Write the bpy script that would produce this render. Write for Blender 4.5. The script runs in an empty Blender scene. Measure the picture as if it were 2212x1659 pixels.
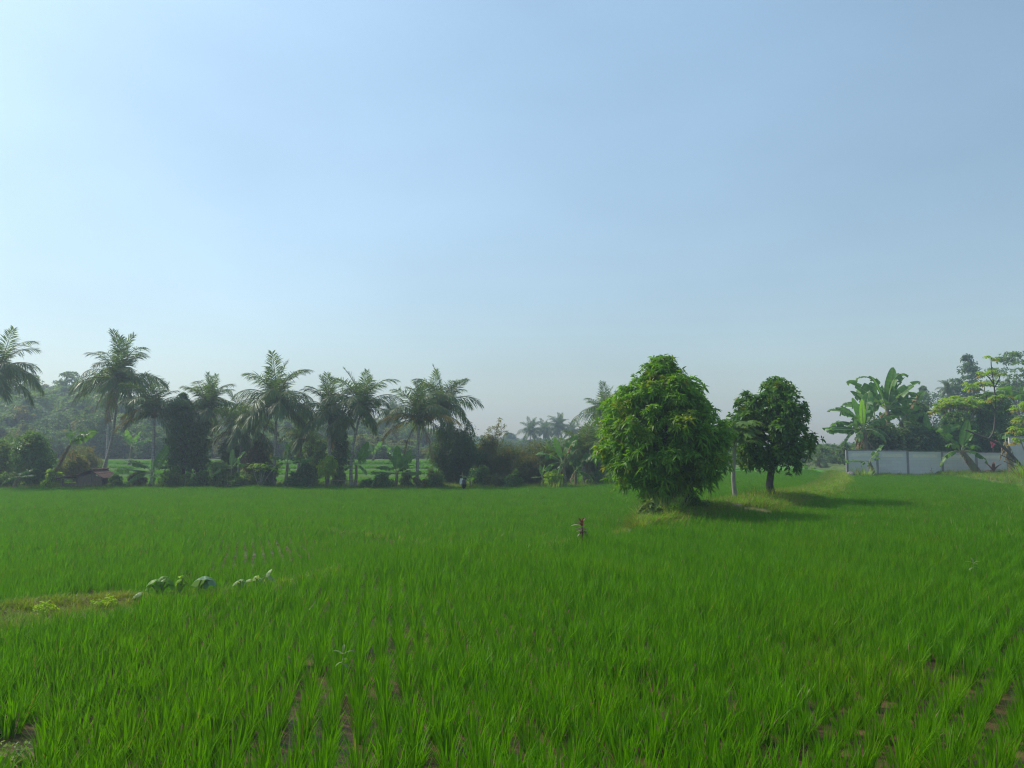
import bpy, math, random
import numpy as np
from mathutils import Vector, Matrix, Euler

# ------------------------------------------------------------------ camera, sky, sun, exposure
SC = bpy.context.scene
R = math.radians
H_EYE = 2.7
PITCH = math.atan((972 - 829.5) / 1671.0)
F = 1671.0
cam_d = bpy.data.cameras.new("camera")
cam_d.sensor_width = 36.0
cam_d.lens = F / 2212 * 36.0
cam_d.clip_start = 0.1
cam_d.clip_end = 5000
cam = bpy.data.objects.new("camera", cam_d)
SC.collection.objects.link(cam)
cam.location = (0, 0, H_EYE)
cam.rotation_euler = (math.pi / 2 + PITCH, 0, 0)
SC.camera = cam

SUN_AZ = R(-66)      # from +Y (view direction), negative = left
SUN_EL = R(47)
W = bpy.data.worlds.new("World")
SC.world = W
W.use_nodes = True
nt = W.node_tree
bg = nt.nodes["Background"]
sky = nt.nodes.new("ShaderNodeTexSky")
sky.sky_type = 'NISHITA'
sky.sun_disc = False
sky.sun_elevation = SUN_EL
sky.sun_rotation = SUN_AZ
sky.altitude = 0
sky.air_density = 1.3
sky.dust_density = 0.8
sky.ozone_density = 2.5
# a milky morning veil: the air dims and greys towards the horizon
wtc = nt.nodes.new("ShaderNodeTexCoord")
wsx = nt.nodes.new("ShaderNodeSeparateXYZ")
nt.links.new(wtc.outputs['Generated'], wsx.inputs[0])
wmr = nt.nodes.new("ShaderNodeMapRange")
wmr.inputs[1].default_value = 0.0
wmr.inputs[2].default_value = 0.5
nt.links.new(wsx.outputs[2], wmr.inputs[0])
wtint = nt.nodes.new("ShaderNodeMix")
wtint.data_type = 'RGBA'
wtint.inputs[6].default_value = (0.64, 0.66, 0.69, 1)
wtint.inputs[7].default_value = (1.06, 1.16, 1.06, 1)
nt.links.new(wmr.outputs[0], wtint.inputs[0])
wmul = nt.nodes.new("ShaderNodeMix")
wmul.data_type = 'RGBA'
wmul.blend_type = 'MULTIPLY'
wmul.inputs[0].default_value = 1.0
nt.links.new(sky.outputs[0], wmul.inputs[6])
nt.links.new(wtint.outputs[2], wmul.inputs[7])
wno = nt.nodes.new("ShaderNodeTexNoise")
wno.inputs['Scale'].default_value = 2.2
wno.inputs['Detail'].default_value = 3
wmp = nt.nodes.new("ShaderNodeMapping")
wmp.inputs['Scale'].default_value = (1, 1, 2.2)
nt.links.new(wtc.outputs['Generated'], wmp.inputs[0])
nt.links.new(wmp.outputs[0], wno.inputs['Vector'])
wnr = nt.nodes.new("ShaderNodeMapRange")
wnr.inputs[3].default_value = 0.82
wnr.inputs[4].default_value = 1.18
nt.links.new(wno.outputs[0], wnr.inputs[0])
wveil = nt.nodes.new("ShaderNodeVectorMath")
wveil.operation = 'SCALE'
nt.links.new(wmul.outputs[2], wveil.inputs[0])
nt.links.new(wnr.outputs[0], wveil.inputs['Scale'])
whs = nt.nodes.new("ShaderNodeHueSaturation")
whs.inputs['Saturation'].default_value = 0.88
whs.inputs['Value'].default_value = 0.95
nt.links.new(wveil.outputs[0], whs.inputs['Color'])
nt.links.new(whs.outputs[0], bg.inputs[0])
bg.inputs[1].default_value = 0.099

sun_d = bpy.data.lights.new("sun", 'SUN')
sun_d.energy = 2.45
sun_d.angle = R(5.0)
sun_d.color = (1.0, 0.93, 0.82)
sun = bpy.data.objects.new("sun", sun_d)
SC.collection.objects.link(sun)
to_sun = Vector((math.sin(SUN_AZ) * math.cos(SUN_EL), math.cos(SUN_AZ) * math.cos(SUN_EL), math.sin(SUN_EL)))
sun.rotation_euler = to_sun.to_track_quat('Z', 'Y').to_euler()
sun.location = to_sun * 50

SC.view_settings.view_transform = 'Standard'
SC.view_settings.look = 'None'
SC.view_settings.exposure = 0.82
SC.view_settings.gamma = 1.0
SC.render.engine = 'CYCLES'
cy = SC.cycles
cy.use_denoising = True
cy.denoising_input_passes = 'RGB_ALBEDO_NORMAL'
cy.denoising_prefilter = 'NONE'
cy.filter_width = 1.2
cy.max_bounces = 6
cy.diffuse_bounces = 3
cy.transmission_bounces = 4
cy.volume_bounces = 0
cy.glossy_bounces = 2
cy.sample_clamp_indirect = 4
HAZE_DENS = 0.0013

rng = np.random.default_rng(7)
random.seed(7)

# ------------------------------------------------------------------ helpers: pixels, terrain
CT, ST = math.cos(PITCH), math.sin(PITCH)
def P(px, py, d):
    """world point at depth y=d seen at view pixel (px,py) of the 2212x1659 view"""
    dx, dy = (px - 1106) / F, (829.5 - py) / F
    wy = CT - dy * ST
    wz = ST + dy * CT
    s = d / wy
    return Vector((dx * s, d, H_EYE + wz * s))
def PX(px, d):
    return (px - 1106) / F * d / CT
def M(npx, d):
    return npx * d / F

BUND = np.array([(-120, -40), (-60, -14), (-30, 1), (-11, 11.2), (-9.2, 12.9), (-8.2, 13.8), (-7.2, 14.3), (-5.9, 14.8), (-4.8, 15.3),
                 (-4.2, 17.2), (-3.0, 19.4), (.2, 21.0), (2.6, 23.6), (4.6, 27.0), (6.85, 30.4), (8.9, 32.0), (12.3, 36.8),
                 (17.7, 45.3), (24, 58), (31.6, 76), (38, 110), (60, 170), (120, 300), (200, 500), (300, 650)], float)
BUND2 = np.array([(-40, 44), (-21, 38), (-12.7, 32), (-7.2, 29.3), (-4, 26.2), (-1.0, 21.4)], float)
BANK = np.array([(16, 22), (20.6, 31), (27.5, 41.5), (35, 54), (42, 75)], float)

def poly_dist(x, y, pl):
    best = np.full(x.shape, 1e9)
    for (a, b) in zip(pl[:-1], pl[1:]):
        ab = b - a
        t = np.clip(((x - a[0]) * ab[0] + (y - a[1]) * ab[1]) / (ab @ ab), 0, 1)
        best = np.minimum(best, np.hypot(x - a[0] - t * ab[0], y - a[1] - t * ab[1]))
    return best
def sst(a, b, v):
    t = np.clip((v - a) / (b - a), 0, 1)
    return t * t * (3 - 2 * t)
def side_behind(x, y):
    """+ve behind / left of the main bund"""
    d = poly_dist(x, y, BUND)
    yb = np.interp(x, BUND[:, 0], BUND[:, 1])
    return np.where(y > yb, d, -d)
def bank_side(x, y):
    d = poly_dist(x, y, BANK)
    xb = np.interp(y, BANK[:, 1], BANK[:, 0])
    xb = np.where(y < 22, 16 + 0 * y, xb)
    return np.where((x > xb) & (y > 20), d, -d)
def bund_w(x):
    return np.interp(x, [-10, -8, -5.6, -4, 2, 4.5, 6, 9, 13, 16, 22, 32], [.75, .7, .45, .3, .3, .7, 1.3, 1.9, 1.9, 1.2, 1.0, 1.0])
def bund_h(x):
    return np.interp(x, [-9, -6, 2, 4.5, 6.5, 9, 13, 17, 24, 32], [.10, .10, .12, .22, .32, .38, .42, .36, .35, .3])
def tile_noise(x, y, f, seed):
    r = np.random.default_rng(seed)
    v = 0
    for k in range(5):
        a = r.uniform(0, 6.28); ph = r.uniform(0, 6.28); ff = f * r.uniform(.6, 1.7)
        v = v + np.sin((x * math.cos(a) + y * math.sin(a)) * ff + ph)
    return v / 3.2
def ground(x, y):
    x = np.asarray(x, float); y = np.asarray(y, float)
    s = side_behind(x, y)
    zlow = -0.45 + 0.45 * sst(2, 14, x)
    z = zlow * sst(-.25, .35, s)
    b = bund_h(x) * np.exp(-(s / bund_w(x)) ** 4) * (y < 120)
    z = z * (1 - np.clip(b / .2, 0, 1) * (x > 4)) + b
    z = z + .16 * np.exp(-(poly_dist(x, y, BUND2) / .35) ** 2)
    bk = bank_side(x, y)
    z = z + .3 * sst(-.1, .7, bk) * (y > 18)
    # raised edge under the wall and its garden
    z = z + .28 * sst(75.6, 77.2, y) * sst(29, 32, x) * (1 - sst(140, 200, y))
    # tree-line strip and the terraces climbing behind it on the left
    lft = 1 - sst(6, 26, x)
    z = z + lft * .12 * sst(60.5, 62, y)
    k = np.clip((y - 74) / 9.0, 0, 4)
    ter = np.floor(k) + sst(.72, 1.0, k - np.floor(k))
    z = z + lft * .42 * ter * (y > 70)
    z = z + lft * 3.0 * sst(120, 300, y) + (1 - sst(200, 420, np.abs(x + 60))) * 0
    z = z + (1 - .75 * sst(0, 120, x)) * 5 * sst(330, 560, y)
    z = z + .04 * tile_noise(x, y, 1.3, 3) + .25 * tile_noise(x, y, .05, 4) * sst(90, 200, y)
    # muddy corner nearest the camera
    z = z - .05 * np.exp(-(((x + 4.5) / .8) ** 2 + ((y - 6.6) / 1.0) ** 2))
    return z
def gz(x, y):
    return float(ground(np.array([x]), np.array([y]))[0])
def G(px, d):
    x = PX(px, d)
    return Vector((x, d, gz(x, d)))

# ------------------------------------------------------------------ helpers: objects
def link(o):
    SC.collection.objects.link(o)
    return o
def tag(o, label=None, cat=None, group=None, kind=None):
    if label: o['label'] = label
    if cat: o['category'] = cat
    if group: o['group'] = group
    if kind: o['kind'] = kind
    return o
def thing(name, label, cat, loc, rz=0.0, group=None):
    o = bpy.data.objects.new(name, None)
    o.empty_display_size = .3
    link(o)
    o.location = loc
    o.rotation_euler = (0, 0, rz)
    return tag(o, label, cat, group)
class MB:
    """collects quads and triangles with a material index per face"""
    def __init__(s):
        s.V = []; s.Q = []; s.T = []; s.mq = []; s.mt = []; s.n = 0
    def add(s, V, Q=None, T=None, m=0):
        V = np.asarray(V, float).reshape(-1, 3)
        if Q is not None and len(Q):
            Q = np.asarray(Q, int).reshape(-1, 4); s.Q.append(Q + s.n)
            s.mq.append(np.broadcast_to(m, (len(Q),)) if not isinstance(m, tuple) else np.asarray(m[0]))
        if T is not None and len(T):
            T = np.asarray(T, int).reshape(-1, 3); s.T.append(T + s.n)
            s.mt.append(np.broadcast_to(m, (len(T),)) if not isinstance(m, tuple) else np.asarray(m[1]))
        s.V.append(V); s.n += len(V)
    def mesh(s, name, mats, smooth=False):
        V = np.concatenate(s.V) if s.V else np.zeros((0, 3))
        Q = np.concatenate(s.Q) if s.Q else np.zeros((0, 4), int)
        T = np.concatenate(s.T) if s.T else np.zeros((0, 3), int)
        mi = np.concatenate([*(s.mq or [np.zeros(0, int)]), *(s.mt or [np.zeros(0, int)])]).astype(np.int32)
        me = bpy.data.meshes.new(name)
        me.vertices.add(len(V)); me.vertices.foreach_set('co', V.astype(np.float32).ravel())
        loops = np.concatenate([Q.ravel(), T.ravel()]).astype(np.int32)
        me.loops.add(len(loops)); me.loops.foreach_set('vertex_index', loops)
        nq, ntr = len(Q), len(T)
        me.polygons.add(nq + ntr)
        ls = np.concatenate([np.arange(nq) * 4, nq * 4 + np.arange(ntr) * 3]).astype(np.int32)
        me.polygons.foreach_set('loop_start', ls)
        me.polygons.foreach_set('material_index', mi)
        me.polygons.foreach_set('use_smooth', np.full(nq + ntr, bool(smooth)))
        for m in (mats if isinstance(mats, (list, tuple)) else [mats]):
            me.materials.append(m)
        me.update(calc_edges=True)
        me.validate()
        return me
    def build(s, name, mats, parent=None, smooth=False):
        o = bpy.data.objects.new(name, s.mesh(name, mats, smooth))
        link(o)
        if parent is not None: o.parent = parent
        return o
def nrm(v):
    v = np.asarray(v, float)
    return v / np.maximum(np.linalg.norm(v, axis=-1, keepdims=True), 1e-9)
def tube(mb, path, rad, k=7, m=0, cap=True):
    p = np.asarray(path, float); n = len(p)
    rad = np.broadcast_to(np.asarray(rad, float), (n,))
    t = nrm(np.gradient(p, axis=0))
    ref = np.array([0., 0, 1]) if abs(t[:, 2]).mean() < .8 else np.array([1., 0, 0])
    u = nrm(np.cross(t, ref)); w = np.cross(t, u)
    a = np.arange(k) / k * 2 * np.pi
    V = p[:, None] + rad[:, None, None] * (np.cos(a)[None, :, None] * u[:, None] + np.sin(a)[None, :, None] * w[:, None])
    V = V.reshape(-1, 3)
    i = np.arange(n - 1)[:, None] * k; j = np.arange(k)[None]; j2 = (j + 1) % k
    Q = np.stack([i + j, i + j2, i + k + j2, i + k + j], -1).reshape(-1, 4)
    T = None
    if cap:
        V = np.vstack([V, p[-1:] + t[-1:] * rad[-1] * .3])
        b = (n - 1) * k
        T = np.array([(b + q, b + (q + 1) % k, n * k) for q in range(k)])
    mb.add(V, Q, T, m)
def box(mb, c, s, m=0, rot=None):
    c = np.asarray(c, float); s = np.asarray(s, float) / 2
    V = np.array([(x, y, z) for x in (-1, 1) for y in (-1, 1) for z in (-1, 1)], float) * s
    if rot is not None: V = V @ np.array(rot.to_matrix()).T
    Q = [(0, 1, 3, 2), (4, 6, 7, 5), (0, 4, 5, 1), (2, 3, 7, 6), (0, 2, 6, 4), (1, 5, 7, 3)]
    mb.add(V + c, Q, None, m)
def arc(L, e0, e1, n, pw=1.2):
    """planar curve in (x,z): elevation goes e0 -> e1 (degrees)"""
    s = np.linspace(0, 1, n)
    e = np.radians(e0 + (e1 - e0) * s ** pw)
    ds = L / (n - 1)
    x = np.concatenate([[0], np.cumsum(np.cos((e[1:] + e[:-1]) / 2) * ds)])
    z = np.concatenate([[0], np.cumsum(np.sin((e[1:] + e[:-1]) / 2) * ds)])
    return x, z, e, s

# ------------------------------------------------------------------ materials
def new_mat(name):
    m = bpy.data.materials.new(name); m.use_nodes = True
    t = m.node_tree
    for n in list(t.nodes): t.nodes.remove(n)
    out = t.nodes.new('ShaderNodeOutputMaterial')
    return m, t, out
def node(t, kind, **kw):
    n = t.nodes.new(kind)
    for k, v in kw.items(): setattr(n, k, v)
    return n
def mixc(t, fac, a, b):
    n = node(t, 'ShaderNodeMix', data_type='RGBA')
    for s, v in ((n.inputs[0], fac), (n.inputs[6], a), (n.inputs[7], b)):
        if hasattr(v, 'is_linked') or hasattr(v, 'links'): t.links.new(v, s)
        elif isinstance(v, (int, float)): s.default_value = v
        else: s.default_value = (*v, 1)
    return n.outputs[2]
def ramp(t, src, a, b):
    n = node(t, 'ShaderNodeMapRange')
    t.links.new(src, n.inputs[0])
    n.inputs[1].default_value = a; n.inputs[2].default_value = b
    return n.outputs[0]
def noise(t, scale, detail=2.0, coord='obj', rough=.5):
    n = node(t, 'ShaderNodeTexNoise')
    n.inputs['Scale'].default_value = scale; n.inputs['Detail'].default_value = detail
    n.inputs['Roughness'].default_value = rough
    if coord == 'world':
        g = node(t, 'ShaderNodeNewGeometry'); t.links.new(g.outputs['Position'], n.inputs['Vector'])
    else:
        c = node(t, 'ShaderNodeTexCoord'); t.links.new(c.outputs['Object'], n.inputs['Vector'])
    return n.outputs[0]
def leaf_mat(name, ca, cb, cc=None, trans=.35, rough=.5, spec=.35, tcol=None, nscale=.8, inst=False, amount=.5):
    """two leaf colours per leaf, a third (older / yellowing) in patches; light shines through"""
    m, t, out = new_mat(name)
    g = node(t, 'ShaderNodeNewGeometry')
    col = mixc(t, g.outputs['Random Per Island'], ca, cb)
    if cc is not None:
        nf = ramp(t, noise(t, nscale, 2, 'world'), .58 - .12 * amount, .78)
        col = mixc(t, nf, col, cc)
    if inst:
        oi = node(t, 'ShaderNodeObjectInfo')
        hs = node(t, 'ShaderNodeHueSaturation')
        mr = node(t, 'ShaderNodeMapRange'); t.links.new(oi.outputs['Random'], mr.inputs[0])
        mr.inputs[3].default_value = .75; mr.inputs[4].default_value = 1.25
        t.links.new(mr.outputs[0], hs.inputs['Value'])
        t.links.new(col, hs.inputs['Color']); col = hs.outputs[0]
    b = node(t, 'ShaderNodeBsdfPrincipled')
    t.links.new(col, b.inputs['Base Color'])
    b.inputs['Roughness'].default_value = rough
    b.inputs['Specular IOR Level'].default_value = spec
    tr = node(t, 'ShaderNodeBsdfTranslucent')
    if tcol is None:
        mm = node(t, 'ShaderNodeMix', data_type='RGBA', blend_type='MULTIPLY')
        mm.inputs[0].default_value = 1
        t.links.new(col, mm.inputs[6]); mm.inputs[7].default_value = (2.3, 2.2, .9, 1)
        t.links.new(mm.outputs[2], tr.inputs[0])
    else:
        tr.inputs[0].default_value = (*tcol, 1)
    mx = node(t, 'ShaderNodeMixShader'); mx.inputs[0].default_value = trans
    t.links.new(b.outputs[0], mx.inputs[1]); t.links.new(tr.outputs[0], mx.inputs[2])
    t.links.new(mx.outputs[0], out.inputs[0])
    return m
def surf_mat(name, ca, cb, scale=3.0, rough=.85, bump=.3, detail=5, spec=.3, stretch=None, rough2=None):
    m, t, out = new_mat(name)
    tc = node(t, 'ShaderNodeTexCoord')
    mp = node(t, 'ShaderNodeMapping'); t.links.new(tc.outputs['Object'], mp.inputs[0])
    if stretch: mp.inputs['Scale'].default_value = stretch
    n = node(t, 'ShaderNodeTexNoise'); n.inputs['Scale'].default_value = scale; n.inputs['Detail'].default_value = detail
    t.links.new(mp.outputs[0], n.inputs['Vector'])
    col = mixc(t, ramp(t, n.outputs[0], .35, .65), ca, cb)
    b = node(t, 'ShaderNodeBsdfPrincipled')
    t.links.new(col, b.inputs['Base Color'])
    b.inputs['Roughness'].default_value = rough
    b.inputs['Specular IOR Level'].default_value = spec
    bp = node(t, 'ShaderNodeBump'); bp.inputs['Strength'].default_value = bump; bp.inputs['Distance'].default_value = .05
    t.links.new(n.outputs[0], bp.inputs['Height']); t.links.new(bp.outputs[0], b.inputs['Normal'])
    t.links.new(b.outputs[0], out.inputs[0])
    return m

MAT = {}
MAT['rice'] = leaf_mat('rice_leaf', (.048, .158, .0003), (.088, .232, .0006), (.135, .215, .002), trans=.40, rough=.38, spec=.06, nscale=.35, inst=True, tcol=(.145, .40, .001))
MAT['rice_dry'] = leaf_mat('dry_rice_leaf', (.22, .20, .06), (.16, .12, .05), trans=.3)
MAT['grass'] = leaf_mat('bund_grass_leaf', (.09, .21, .010), (.14, .25, .014), (.20, .23, .026), trans=.38, spec=.1, nscale=.6, inst=True, amount=.6)
MAT['reed'] = leaf_mat('reed_leaf', (.13, .25, .035), (.20, .30, .07), (.28, .27, .10), trans=.4)
MAT['mango'] = leaf_mat('mango_leaf', (.075, .185, .012), (.13, .275, .018), (.18, .26, .016), trans=.40, rough=.45, spec=.25, nscale=.7)
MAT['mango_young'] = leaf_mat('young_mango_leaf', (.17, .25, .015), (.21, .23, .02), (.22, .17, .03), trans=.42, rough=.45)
MAT['dark'] = leaf_mat('dark_glossy_leaf', (.045, .125, .016), (.085, .19, .022), (.13, .20, .022), trans=.33, rough=.42, spec=.3)
MAT['deep'] = leaf_mat('deep_green_leaf', (.06, .12, .045), (.095, .165, .055), (.11, .16, .05), trans=.36, spec=.2)
MAT['mid'] = leaf_mat('mid_green_leaf', (.08, .155, .032), (.12, .205, .042), (.14, .18, .044), trans=.36, spec=.2)
MAT['olive'] = leaf_mat('olive_bamboo_leaf', (.085, .12, .03), (.13, .155, .04), (.21, .17, .05), trans=.36, amount=1.1, spec=.2)
MAT['lime'] = leaf_mat('lime_green_leaf', (.16, .30, .018), (.25, .36, .025), (.30, .30, .03), trans=.44, spec=.15)
MAT['pale'] = leaf_mat('pale_green_leaf', (.10, .18, .05), (.16, .22, .07), (.14, .18, .06), trans=.38)
MAT['palm'] = leaf_mat('palm_leaflet', (.058, .115, .03), (.095, .16, .04), (.115, .155, .04), trans=.33, rough=.42, spec=.35)
MAT['palm_fresh'] = leaf_mat('fresh_palm_leaflet', (.06, .12, .02), (.09, .15, .025), (.1, .14, .03), trans=.33, rough=.4, spec=.5)
MAT['palm_yellow'] = leaf_mat('yellowed_palm_leaflet', (.30, .22, .03), (.24, .20, .035), (.14, .15, .03), trans=.38, rough=.5)
MAT['palm_dead'] = leaf_mat('dead_palm_leaflet', (.16, .11, .06), (.22, .15, .08), trans=.25, rough=.7)
MAT['rachis'] = surf_mat('palm_rachis', (.16, .17, .06), (.22, .20, .08), 8)
MAT['banana'] = leaf_mat('banana_leaf', (.055, .15, .02), (.09, .20, .03), (.12, .21, .035), trans=.40, rough=.42, spec=.3)
MAT['banana_lime'] = leaf_mat('young_banana_leaf', (.13, .30, .02), (.16, .33, .025), trans=.48, rough=.4)
MAT['banana_dead'] = leaf_mat('dead_banana_leaf', (.26, .17, .09), (.33, .23, .13), (.15, .09, .05), trans=.2, rough=.8)
MAT['midrib'] = surf_mat('banana_midrib', (.22, .30, .10), (.30, .34, .14), 6)
MAT['pseudo'] = surf_mat('banana_stem_skin', (.16, .17, .08), (.14, .09, .05), 5, stretch=(1, 1, .3))
MAT['bark'] = surf_mat('tree_bark', (.06, .045, .035), (.12, .10, .08), 9, stretch=(1, 1, .25), bump=.6)
MAT['bark_pale'] = surf_mat('pale_bark', (.24, .22, .18), (.33, .30, .25), 8, stretch=(1, 1, .3), bump=.5)
MAT['palm_trunk'] = surf_mat('palm_trunk_bark', (.22, .20, .175), (.38, .355, .31), 3, stretch=(.6, .6, 4), bump=.6)
MAT['bamboo'] = surf_mat('bamboo_culm', (.17, .18, .07), (.24, .20, .09), 4, rough=.5)
MAT['tile'] = surf_mat('clay_roof_tile', (.19, .085, .055), (.09, .05, .04), 7, rough=.8, bump=.4)
MAT['plank'] = surf_mat('weathered_bamboo_slat', (.21, .16, .11), (.12, .09, .065), 6, stretch=(6, 6, .6))
MAT['post_wood'] = surf_mat('weathered_post', (.19, .16, .13), (.10, .08, .065), 7, stretch=(3, 3, .5))
MAT['cordyline'] = leaf_mat('red_cordyline_leaf', (.13, .028, .028), (.07, .018, .022), (.19, .07, .04), trans=.25, rough=.35, spec=.5)
MAT['cordy_pale'] = leaf_mat('faded_cordyline_leaf', (.42, .33, .30), (.34, .30, .27), trans=.2)
MAT['taro'] = leaf_mat('taro_leaf', (.12, .25, .03), (.17, .31, .035), trans=.4, rough=.45)
MAT['taro_blue'] = leaf_mat('bluish_taro_leaf', (.12, .23, .11), (.15, .26, .125), trans=.2, rough=.45)
MAT['taro_pale'] = leaf_mat('pale_taro_leaf', (.20, .30, .11), (.28, .35, .16), trans=.3, rough=.5)
MAT['white_plastic'] = surf_mat('white_plastic', (.75, .77, .76), (.66, .68, .66), 3, rough=.4, bump=.2)
MAT['black_plastic'] = surf_mat('black_plastic', (.012, .013, .014), (.02, .021, .022), 3, rough=.35, bump=.3, spec=.5)
MAT['pink'] = surf_mat('pink_cloth', (.72, .16, .22), (.55, .09, .14), 4, rough=.8)
MAT['husk'] = surf_mat('pale_husk', (.60, .44, .30), (.45, .30, .2), 9, rough=.9)
MAT['red_dry'] = leaf_mat('red_brown_dry_leaf', (.11, .055, .035), (.16, .085, .05), trans=.2)
MAT['stone'] = surf_mat('dark_stone', (.09, .085, .08), (.2, .19, .18), 8, bump=.6)
MAT['rust'] = surf_mat('pale_roof_sheet', (.45, .47, .48), (.55, .56, .57), 3, rough=.6)

# ground: mud in the paddies, turf on bunds, soil where trodden (attribute "turf": 0 mud .. 1 turf; "dry": bare dry bund)
def ground_mat():
    m, t, out = new_mat('ground')
    at = node(t, 'ShaderNodeAttribute', attribute_name='turf')
    dr = node(t, 'ShaderNodeAttribute', attribute_name='dry')
    pd = node(t, 'ShaderNodeAttribute', attribute_name='paddy')
    n1 = noise(t, 2.2, 6, 'world'); n2 = noise(t, .6, 4, 'world'); n3 = noise(t, 14, 4, 'world')
    mud = mixc(t, ramp(t, n1, .35, .65), (.058, .036, .014), (.115, .072, .028))
    turf = mixc(t, ramp(t, n1, .3, .7), (.05, .10, .02), (.12, .15, .035))
    dry = mixc(t, ramp(t, n3, .35, .65), (.11, .105, .035), (.18, .145, .06))
    pad = mixc(t, ramp(t, n2, .35, .65), (.045, .165, .010), (.07, .20, .015))
    c = mixc(t, at.outputs['Fac'], mud, turf)
    c = mixc(t, dr.outputs['Fac'], c, dry)
    c = mixc(t, pd.outputs['Fac'], c, pad)
    b = node(t, 'ShaderNodeBsdfPrincipled')
    t.links.new(c, b.inputs['Base Color'])
    mr = node(t, 'ShaderNodeMapRange'); t.links.new(n2, mr.inputs[0])
    mr.inputs[1].default_value = .42; mr.inputs[2].default_value = .58; mr.inputs[3].default_value = .4; mr.inputs[4].default_value = .95; b.inputs['Specular IOR Level'].default_value = .2
    mx = node(t, 'ShaderNodeMath', operation='MAXIMUM'); t.links.new(mr.outputs[0], mx.inputs[0]); t.links.new(at.outputs['Fac'], mx.inputs[1])
    mx2 = node(t, 'ShaderNodeMath', operation='MAXIMUM'); t.links.new(mx.outputs[0], mx2.inputs[0]); t.links.new(pd.outputs['Fac'], mx2.inputs[1])
    mx3 = node(t, 'ShaderNodeMath', operation='MAXIMUM'); t.links.new(mx2.outputs[0], mx3.inputs[0]); t.links.new(dr.outputs['Fac'], mx3.inputs[1])
    t.links.new(mx3.outputs[0], b.inputs['Roughness'])
    bp = node(t, 'ShaderNodeBump'); bp.inputs['Strength'].default_value = .5; bp.inputs['Distance'].default_value = .04
    t.links.new(n3, bp.inputs['Height']); t.links.new(bp.outputs[0], b.inputs['Normal'])
    t.links.new(b.outputs[0], out.inputs[0])
    return m
MAT['ground'] = ground_mat()

# ------------------------------------------------------------------ ground sheet
def graded(a0, a1, step, lo, hi, n):
    mid = np.arange(a0, a1 + 1e-6, step)
    g = np.linspace(0, 1, n + 1)[1:] ** 2.2
    return np.concatenate([(a0 + (lo - a0) * g)[::-1], mid, a1 + (hi - a1) * g])
def in_bund(x, y):
    return np.exp(-(side_behind(x, y) / (bund_w(x) * 1.15)) ** 4)
def rice_mask(x, y):
    """1 where rice is planted (near fields)"""
    s = side_behind(x, y)
    w = bund_w(x)
    ok = (np.abs(s) > w * 1.0 + .06)
    ok &= poly_dist(x, y, BUND2) > .22
    ok &= bank_side(x, y) < -.15
    ok &= ~((s < 0) & (y > 75.4))
    ok &= ~((s >= 0) & (x < 6) & (y > 60.6 + .8 * np.sin(x * .23)))
    ok &= ~((s >= 0) & (x >= 6) & (y > np.interp(x, [6, 12, 30], [62, 80, 88])))
    ok &= ~((x < -4.05 + .12 * np.sin(y * 5) - .5 * np.clip(y - 6.9, 0, 2)) & (y < 7.7 + .2 * np.sin(x * 4)))
    # trampled corner beside the left bund
    ok &= ~((s < 0) & (x < -3.6) & (y > np.interp(x, [-12, -8, -6.8, -6.2, -5.95, -5.4, -4.6, -3.6], [7.9, 10.3, 11.4, 12.6, 13.5, 14.0, 14.7, 16.4]) + .12 * np.sin(x * 9)))
    ok &= ~(np.hypot(x + 8.7, (y - 16.2) * .7) < .65 + .15 * np.sin(x * 5))
    return ok
xs = graded(-48, 52, .35, -600, 600, 34)
ys = graded(3, 90, .35, -300, 640, 44)
GX, GY = np.meshgrid(xs, ys)
gx, gy = GX.ravel(), GY.ravel()
mb = MB()
nx, ny = len(xs), len(ys)
i = np.arange(ny - 1)[:, None] * nx; j = np.arange(nx - 1)[None]
mb.add(np.stack([gx, gy, ground(gx, gy)], 1), np.stack([i + j, i + j + 1, i + nx + j + 1, i + nx + j], -1).reshape(-1, 4))
go = mb.build('ground', MAT['ground'], smooth=True)
tag(go, kind='structure')
tf = np.clip(in_bund(gx, gy) + (bank_side(gx, gy) > 0) + ((side_behind(gx, gy) > 0) & (gx < 8) & (gy > 60)) + (gy > 75.5), 0, 1)
dryv = np.clip(1.3 - np.abs(side_behind(gx, gy)) / 1.6, 0, 1) * np.clip(1.6 - np.abs(gx + 8.2) / 2.6, 0, 1)
dryv = np.maximum(dryv, np.exp(-(((gx + 8.7) / 1.0) ** 2 + ((gy - 16.0) / 1.4) ** 2)))
dryv = np.maximum(dryv, .8 * np.exp(-(((gx - 9.6) / 1.0) ** 2 + ((gy - 31.3) / .9) ** 2)))
dryv = np.maximum(dryv, .45 * np.exp(-(((gx - 13) / 1.6) ** 2 + ((gy - 36.5) / .9) ** 2)))
dryv = np.maximum(dryv, np.exp(-(((gx + 5.1) / .9) ** 2 + ((gy - 6.4) / .9) ** 2)) * .9)
padv = ((gy > 75) & (gx < 10) & (gy < 111)) * (1 - .8 * ((np.clip((gy - 74) / 9, 0, 4) % 1) > .72)) * 1.0
padv = np.maximum(padv, ((side_behind(gx, gy) > 0) & (gx > 8) & (gy > 60) & (gy < 110)) * 1.0)
for nm, v in (('turf', tf), ('dry', dryv), ('paddy', padv)):
    a = go.data.attributes.new(nm, 'FLOAT', 'POINT'); a.data.foreach_set('value', v.astype(np.float32))

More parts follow.
